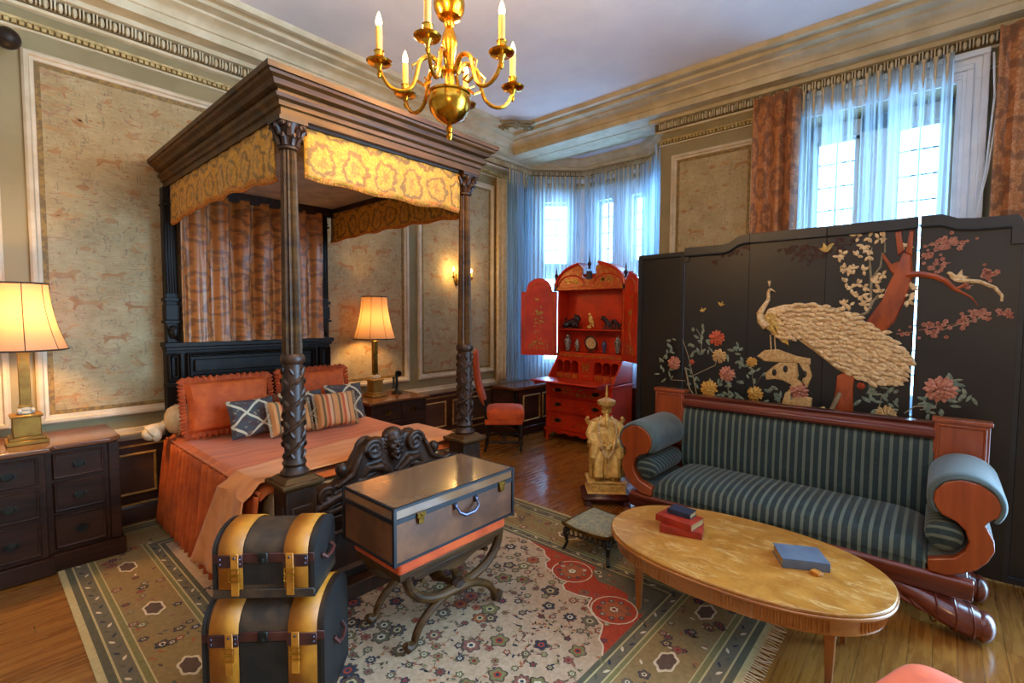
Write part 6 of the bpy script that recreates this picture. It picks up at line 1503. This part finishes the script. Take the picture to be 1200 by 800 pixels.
for k in range(6):
    a = radians(33 + 60 * k); ca, sa = cos(a), sin(a)
    def P_(r, z): r = r if r < .1 else r * 1.14; return (HX + r * ca, HY_ + r * sa, z)
    pts = [P_(.035, 2.53), P_(.06, 2.575), P_(.09, 2.585), P_(.115, 2.56), P_(.125, 2.51), P_(.135, 2.46), P_(.155, 2.425), P_(.19, 2.41), P_(.225, 2.42), P_(.25, 2.45), P_(.262, 2.485), P_(.265, 2.50)]
    # smooth the arm by midpoint subdivision
    for _ in range(2):
        q = [Vector(pts[0])]
        for p0, p1 in zip(pts[:-1], pts[1:]): p0, p1 = Vector(p0), Vector(p1); q += [p0.lerp(p1, .25), p0.lerp(p1, .75)]
        pts = q + [Vector(pts[-1])]
    b = MB(); n_ = len(pts); b.tube(pts, [.011 - .0035 * i / n_ for i in range(n_)], 8)
    b.tube([P_(.125, 2.47), P_(.10, 2.455), P_(.085, 2.475), P_(.10, 2.49)], [.006, .006, .006, .004], 6); b.tube([P_(.06, 2.575), P_(.045, 2.55), P_(.065, 2.54), P_(.07, 2.555)], [.007, .006, .006, .004], 6); b.tube([P_(.118, 2.55), P_(.145, 2.53), P_(.14, 2.51)], [.006, .004, .002], 6)
    arm = b.build('arm', M['brass'], cd)
    b = MB(); b.lathe([(0, -.055), (.006, -.05), (.010, -.035), (.005, -.028), (.009, -.02), (.012, -.01), (.02, 0), (.048, .006), (.054, .013), (.05, .014), (.02, .010), (.012, .018), (.012, .03), (.019, .036), (.019, .052), (.022, .056), (.014, .058)], P_(.265, 2.505), 20); b.build('drip_pan', M['brass_dull'] if False else M['brass'], arm)
    b = MB(); b.lathe([(.0135, .055), (.0135, .155), (.010, .158)], P_(.265, 2.505), 14); b.build('candle_sleeve', M['candle'], arm)
    b = MB(); b.lathe([(.006, .155), (.013, .168), (.0135, .18), (.009, .198), (.004, .212), (0, .22)], P_(.265, 2.505), 12); b.build('flame_bulb', M['flame'], arm)
    CANDLES.append(tuple(P_(.265, 2.78)))
b = MB(); b.lathe([(.006, 2.235), (.012, 2.245), (.014, 2.262), (.006, 2.272)], (HX, HY_, 0), 12); b.build('drop_finial', M['brass'], cd)

# ------------------------------------------------------------------ rug
RX0, RX1, RY0, RY1 = .30, 2.95, .55, 4.24
rug = thing('persian_rug', 'large cream Persian rug with scattered flowers, red corner medallions and olive borders', 'rug', (1.6, 2.3, 0))
cols = ['rug_field', 'rug_border', 'rug_line', 'rug_dark', 'rug_red', 'rug_blue', 'rug_navy', 'rug_rose', 'rug_olive', 'rug_cream', 'rug_brown', 'rug_rust']
CI = {c: i for i, c in enumerate(cols)}
b = MB(); b.m = CI['rug_border']; b.box((RX0, RY0, .0), (RX1, RY1, .0045))
lay = [.0108]
def flat(pts, c, z):
    b.m = CI[c]; b.add([(p[0], p[1], z - .0062) for p in pts], [tuple(range(len(pts)))])
def ringrect(i0, i1, c, z):
    b.m = CI[c]; rect_mould(b, (0, 0, 0), (1, 0, 0), (0, 1, 0), (0, 0, 1), RX0 + i0, RX1 - i0, RY0 + i0, RY1 - i0, [(0, z - .0062), (i1 - i0, z - .0062)])
for i0, i1, c in ((0, .03, 'rug_line'), (.03, .06, 'rug_dark'), (.06, .068, 'rug_line'), (.068, .128, 'rug_blue'), (.128, .136, 'rug_line'), (.136, .16, 'rug_olive'), (.16, .166, 'rug_line'),
                  (.40, .406, 'rug_line'), (.406, .425, 'rug_olive'), (.425, .433, 'rug_line'), (.433, .478, 'rug_blue'), (.478, .486, 'rug_line'), (.486, .51, 'rug_dark')): ringrect(i0, i1, c, .0112)
FI = .51; fx0, fx1, fy0, fy1 = RX0 + FI, RX1 - FI, RY0 + FI, RY1 - FI
flat([(fx0, fy0), (fx1, fy0), (fx1, fy1), (fx0, fy1)], 'rug_field', .0112)
rr_ = random.Random(5)
def blob(x, y, r, c, z, n_=8, k=.25, rot=0, sq=1):
    N_ = n_ * 5 if k else 18
    flat([(x + r * (1 - k * abs(cos(n_ / 2 * t)) ** 3) * cos(t + rot), y + r * (1 - k * abs(cos(n_ / 2 * t)) ** 3) * sin(t + rot)) for t in [2 * pi * q / N_ for q in range(N_)]], c, z)
def leaf_(x, y, L, W, a_, c, z):
    ca, sa = cos(a_), sin(a_); flat([(x + p * L * ca - q * W * sa, y + p * L * sa + q * W * ca) for p, q in ((-.5, 0), (-.2, .45), (.15, .5), (.5, 0), (.15, -.3), (-.2, -.35))], c, z)
def blossom(x, y, r, z, c=None):
    c = c or rr_.choice(['rug_rose', 'rug_navy', 'rug_brown', 'rug_rust', 'rug_blue', 'rug_olive']); n_ = rr_.choice((5, 6, 8)); ro = rr_.uniform(0, 6)
    blob(x, y, r, 'rug_brown' if c != 'rug_brown' else 'rug_navy', z, n_, .28, ro); blob(x, y, r * .8, c, z + .0003, n_, .28, ro); blob(x, y, r * .42, rr_.choice(['rug_cream', 'rug_red', 'rug_line']), z + .0006, n_, .2, ro); blob(x, y, r * .2, 'rug_navy', z + .0009, 5, 0)
def vine(x, y, a_, n_, z, c='rug_olive', w=.0035, st=.03, curl=.35):
    P = [(x, y)]; cs = rr_.choice((-1, 1)) * curl
    for i in range(n_): a_ += cs * rr_.uniform(.5, 1.3); cs = -cs if rr_.random() < .2 else cs; x += st * cos(a_); y += st * sin(a_); P.append((x, y))
    for p, q in zip(P[:-1], P[1:]):
        d = Vector((q[0] - p[0], q[1] - p[1])).normalized(); nx, ny = -d.y * w / 2, d.x * w / 2; flat([(p[0] + nx, p[1] + ny), (p[0] - nx, p[1] - ny), (q[0] - nx, q[1] - ny), (q[0] + nx, q[1] + ny)], c, z)
    return P
# field
gx = .088; iy = 0; y = fy0 + .04
while y < 3.0:
    x = fx0 + .03 + (iy % 2) * gx / 2
    while x < fx1 - .02:
        px_, py_ = x + rr_.uniform(-.018, .018), y + rr_.uniform(-.018, .018)
        if px_ < fx1 - .03 and py_ > fy0 + .03:
            k = rr_.random()
            if k < .55: blossom(px_, py_, rr_.uniform(.018, .028), .0117)
            elif k < .70: blossom(px_, py_, rr_.uniform(.036, .056), .0117)
            P = vine(px_, py_, rr_.uniform(0, 6.28), 4, .0114, rr_.choice(['rug_olive', 'rug_brown']), .003, .022)
            for p in P[1:]:
                leaf_(p[0] + rr_.uniform(-.012, .012), p[1] + rr_.uniform(-.012, .012), rr_.uniform(.018, .032), .012, rr_.uniform(0, 6.28), rr_.choice(['rug_rose', 'rug_brown', 'rug_navy', 'rug_olive', 'rug_rust', 'rug_dark']), .0116)
        x += gx
    y += gx * .8; iy += 1
# corner spandrels: lobed red ground with blue hearts
def spandrel(cx_, cy_, sx, sy):
    def Q(p): return (cx_ + sx * p[0] * .72, cy_ + sy * p[1])
    out = [(0, 0), (.88, 0), (.80, .03), (.76, .07), (.68, .09), (.62, .11), (.56, .20), (.50, .25), (.40, .27), (.44, .34), (.45, .42), (.40, .46), (.33, .46), (.28, .50), (.30, .56), (.28, .64), (.22, .68), (.16, .68), (.12, .74), (.06, .78), (.03, .88), (0, .95)]
    flat([Q(p) for p in out], 'rug_red', .0118)
    b.m = CI['rug_cream']; pts = [Q(p) for p in out[1:]]
    for p, q in zip(pts[:-1], pts[1:]):
        d = Vector((q[0] - p[0], q[1] - p[1])).normalized(); nx, ny = -d.y * .004, d.x * .004; flat([(p[0] + nx, p[1] + ny), (p[0] - nx, p[1] - ny), (q[0] - nx, q[1] - ny), (q[0] + nx, q[1] + ny)], 'rug_cream', .0122)
    flat([Q(p) for p in [(0, 0), (.34, 0), (.32, .08), (.24, .12), (.18, .15), (.16, .24), (.18, .32), (.10, .40), (0, .42)]], 'rug_blue', .0121)
    for (u, v, r) in ((.42, .13, .12), (.19, .50, .12)):
        x, y = Q((u, v)); blob(x, y, r, 'rug_cream', .0124, 9, .0); blob(x, y, r * .94, 'rug_red', .0126, 9, 0); blob(x, y, r * .6, 'rug_rust', .0128, 8, .12)
        for k in range(9): a_ = k * .698; blossom(x + r * .62 * cos(a_), y + r * .62 * sin(a_), .016, .0130, rr_.choice(['rug_cream', 'rug_blue', 'rug_navy']))
        blossom(x, y, .03, .0132, 'rug_cream')
    for _ in range(38):
        u, v = rr_.uniform(.02, .8), rr_.uniform(.02, .8)
        if u + v < .62 or (u < .25 and v < .7): x, y = Q((u, v)); blossom(x, y, rr_.uniform(.010, .018), .0136 if False else .0125, rr_.choice(['rug_cream', 'rug_blue', 'rug_navy', 'rug_rust']))
spandrel(fx1, fy0, -1, 1); spandrel(fx0, fy0, 1, 1)
# main border: cartouches and flowers between the guard stripes
def border_run(p, q, n_):
    P, Q = Vector(p), Vector(q); d = (Q - P); L = d.length; d.normalize(); N = Vector((-d.y, d.x))
    for i in range(n_):
        c = P + d * (L * (i + .5) / n_)
        for (k, cc, z) in ((1.0, 'rug_cream', .0114), (.78, 'rug_brown', .0117)):
            flat([(c.x + (d.x * .075 * cos(a_) + N.x * .045 * sin(a_)) * k * (1 + .1 * cos(6 * a_)), c.y + (d.y * .075 * cos(a_) + N.y * .045 * sin(a_)) * k * (1 + .1 * cos(6 * a_))) for a_ in [j * pi / 12 for j in range(24)]], cc, z)
        c2 = P + d * (L * (i + 1) / n_) if i < n_ - 1 else None
        for s_ in range(34):
            e_ = c + d * rr_.uniform(-L / n_ / 2, L / n_ / 2) + N * rr_.uniform(-.105, .105)
            if (e_ - c).length > .09:
                if s_ < 13: blossom(e_.x, e_.y, rr_.uniform(.015, .034), .0115)
                else: leaf_(e_.x, e_.y, .035, .014, rr_.uniform(0, 6.28), rr_.choice(['rug_rose', 'rug_rust', 'rug_dark', 'rug_cream', 'rug_brown']), .0114)
m_ = .283
border_run((RX0 + m_, RY0 + m_), (RX0 + m_, 3.85), 5); border_run((RX0 + m_ + .2, RY0 + m_), (RX1 - m_, RY0 + m_), 4); border_run((RX1 - m_, RY0 + m_ + .2), (RX1 - m_, 3.2), 4)
for o1 in (.098, .4555):   # little zigzag vine in the guard stripes
    for (p, q) in (((RX0 + o1, RY0 + o1), (RX0 + o1, 3.9)), ((RX0 + o1, RY0 + o1), (RX1 - o1, RY0 + o1)), ((RX1 - o1, RY0 + o1), (RX1 - o1, 3.2))):
        P, Q = Vector(p), Vector(q); L = (Q - P).length; d = (Q - P) / L; N = Vector((-d.y, d.x)); n_ = int(L / .055)
        for i in range(n_):
            c = P + d * (L * (i + .5) / n_) + N * (.009 * (-1) ** i); leaf_(c.x, c.y, .04, .016, atan2(d.y, d.x) + .5 * (-1) ** i, ['rug_navy', 'rug_dark', 'rug_cream'][i % 3], .0116)
b.build('pile', [M[c] for c in cols], rug, smooth=False)
b = MB()
for y_ in (RY0,):
    for i in range(150): x = RX0 + .01 + (RX1 - RX0 - .02) * i / 149; b.tube([(x, y_ + .004, .006), (x + rr_.uniform(-.006, .006), y_ - .03, .004), (x + rr_.uniform(-.012, .012), y_ - .06, .003)], [.004, .004, .002], 4)
b.build('fringe', M['rug_cream'], rug, smooth=True)['kind'] = 'stuff'
# ------------------------------------------------------------------ corner of another seat, lower right
cs = thing('upholstered_stool', 'corner of an orange upholstered seat at the bottom right edge of the photo', 'stool', (1.60, -.09, 0), radians(-20))
T = chain(cs); b = MB(T); rbox(b, -.26, .26, -.22, .22, .40, .455, .02); b.build('seat', M['velvet'], cs)
b = MB(T); b.box((-.25, -.21, .34), (.25, .21, .40)); b.box((-.262, -.222, .392), (.262, .222, .402)); b.build('frame', M['black_wood'], cs, bev=.006)
for sx in (-1, 1):
    for sy in (-1, 1): b = MB(T); b.taper((sx * .22, sy * .18, 0), (.03, .03), (sx * .22, sy * .18, .35), (.045, .045)); b.build('leg', M['black_wood'], cs, bev=.004)

# everything that stands on the rug rests on its pile
for o in list(C.objects):
    if o.parent is None and any(o.name.startswith(q) for q in ('four_poster', 'bedspread', 'throw_', 'sham_', 'lattice_', 'striped_', 'bolster', 'dome_', 'curule', 'travelling', 'oval_low', 'book', 'bedside_', 'breakfront_', 'table_lamp', 'candlestick_', 'leather_book', 'footstool')): o.location.z += .0125 if o.name == 'footstool' else .0078
cd.location.z += .045
# ------------------------------------------------------------------ light
def point(name, loc, e, col, r=.03):
    l = bpy.data.lights.new(name, 'POINT'); l.energy = e; l.color = col; l.shadow_soft_size = r
    o = bpy.data.objects.new(name, l); C.objects.link(o); o.location = loc; return o
WARM = (1, .66, .32)
for i, p in enumerate(CANDLES): point('candle_light', p, 12, (1, .55, .17), .03)
point('lamp_light_left', (.215, 4.0, 1.48), 46, (1, .54, .18), .06)
point('lamp_light_right', (2.61, 4.08, 1.44), 24, (1, .56, .2), .06)
point('sconce_light', (3.78, 4.2, 2.02), 4.5, (1, .6, .2), .03)
point('sconce_light', (4.02, 4.18, 2.05), 2.5, (1, .6, .2), .03)
point('fill_light', (-1.0, -.9, 2.1), 60, (1, .6, .27), .25)  # warm fill added out of view behind the camera, no fixture built
w = bpy.data.worlds.new('sky'); SC.world = w; w.use_nodes = True; t = w.node_tree; t.nodes.clear()
def wn(k): return t.nodes.new(k)
tc = wn('ShaderNodeTexCoord'); sx = wn('ShaderNodeSeparateXYZ'); t.links.new(tc.outputs['Generated'], sx.inputs[0])
mr = wn('ShaderNodeMapRange'); mr.interpolation_type = 'SMOOTHSTEP'; t.links.new(sx.outputs[0], mr.inputs[0]); mr.inputs[1].default_value = .1; mr.inputs[2].default_value = .55
mc = wn('ShaderNodeMix'); mc.data_type = 'RGBA'; t.links.new(mr.outputs[0], mc.inputs[0])
mc.inputs[6].default_value = (.26, .24, .23, 1); mc.inputs[7].default_value = (7.5, 13.0, 19.0, 1)
gr = wn('ShaderNodeMapRange'); t.links.new(sx.outputs[2], gr.inputs[0]); gr.inputs[1].default_value = -.15; gr.inputs[2].default_value = .05; gr.inputs[3].default_value = 1.25; gr.inputs[4].default_value = 1
bg = wn('ShaderNodeBackground'); t.links.new(mc.outputs[2], bg.inputs[0]); t.links.new(gr.outputs[0], bg.inputs[1])
wo = wn('ShaderNodeOutputWorld'); t.links.new(bg.outputs[0], wo.inputs[0])
vs = SC.view_settings; vs.view_transform = 'Standard'; vs.look = 'None'; vs.gamma = 1; vs.use_curve_mapping = False; vs.exposure = .42
SC.cycles.max_bounces = 8; SC.cycles.transparent_max_bounces = 16; SC.cycles.sample_clamp_indirect = 6; SC.cycles.caustics_reflective = False; SC.cycles.caustics_refractive = False
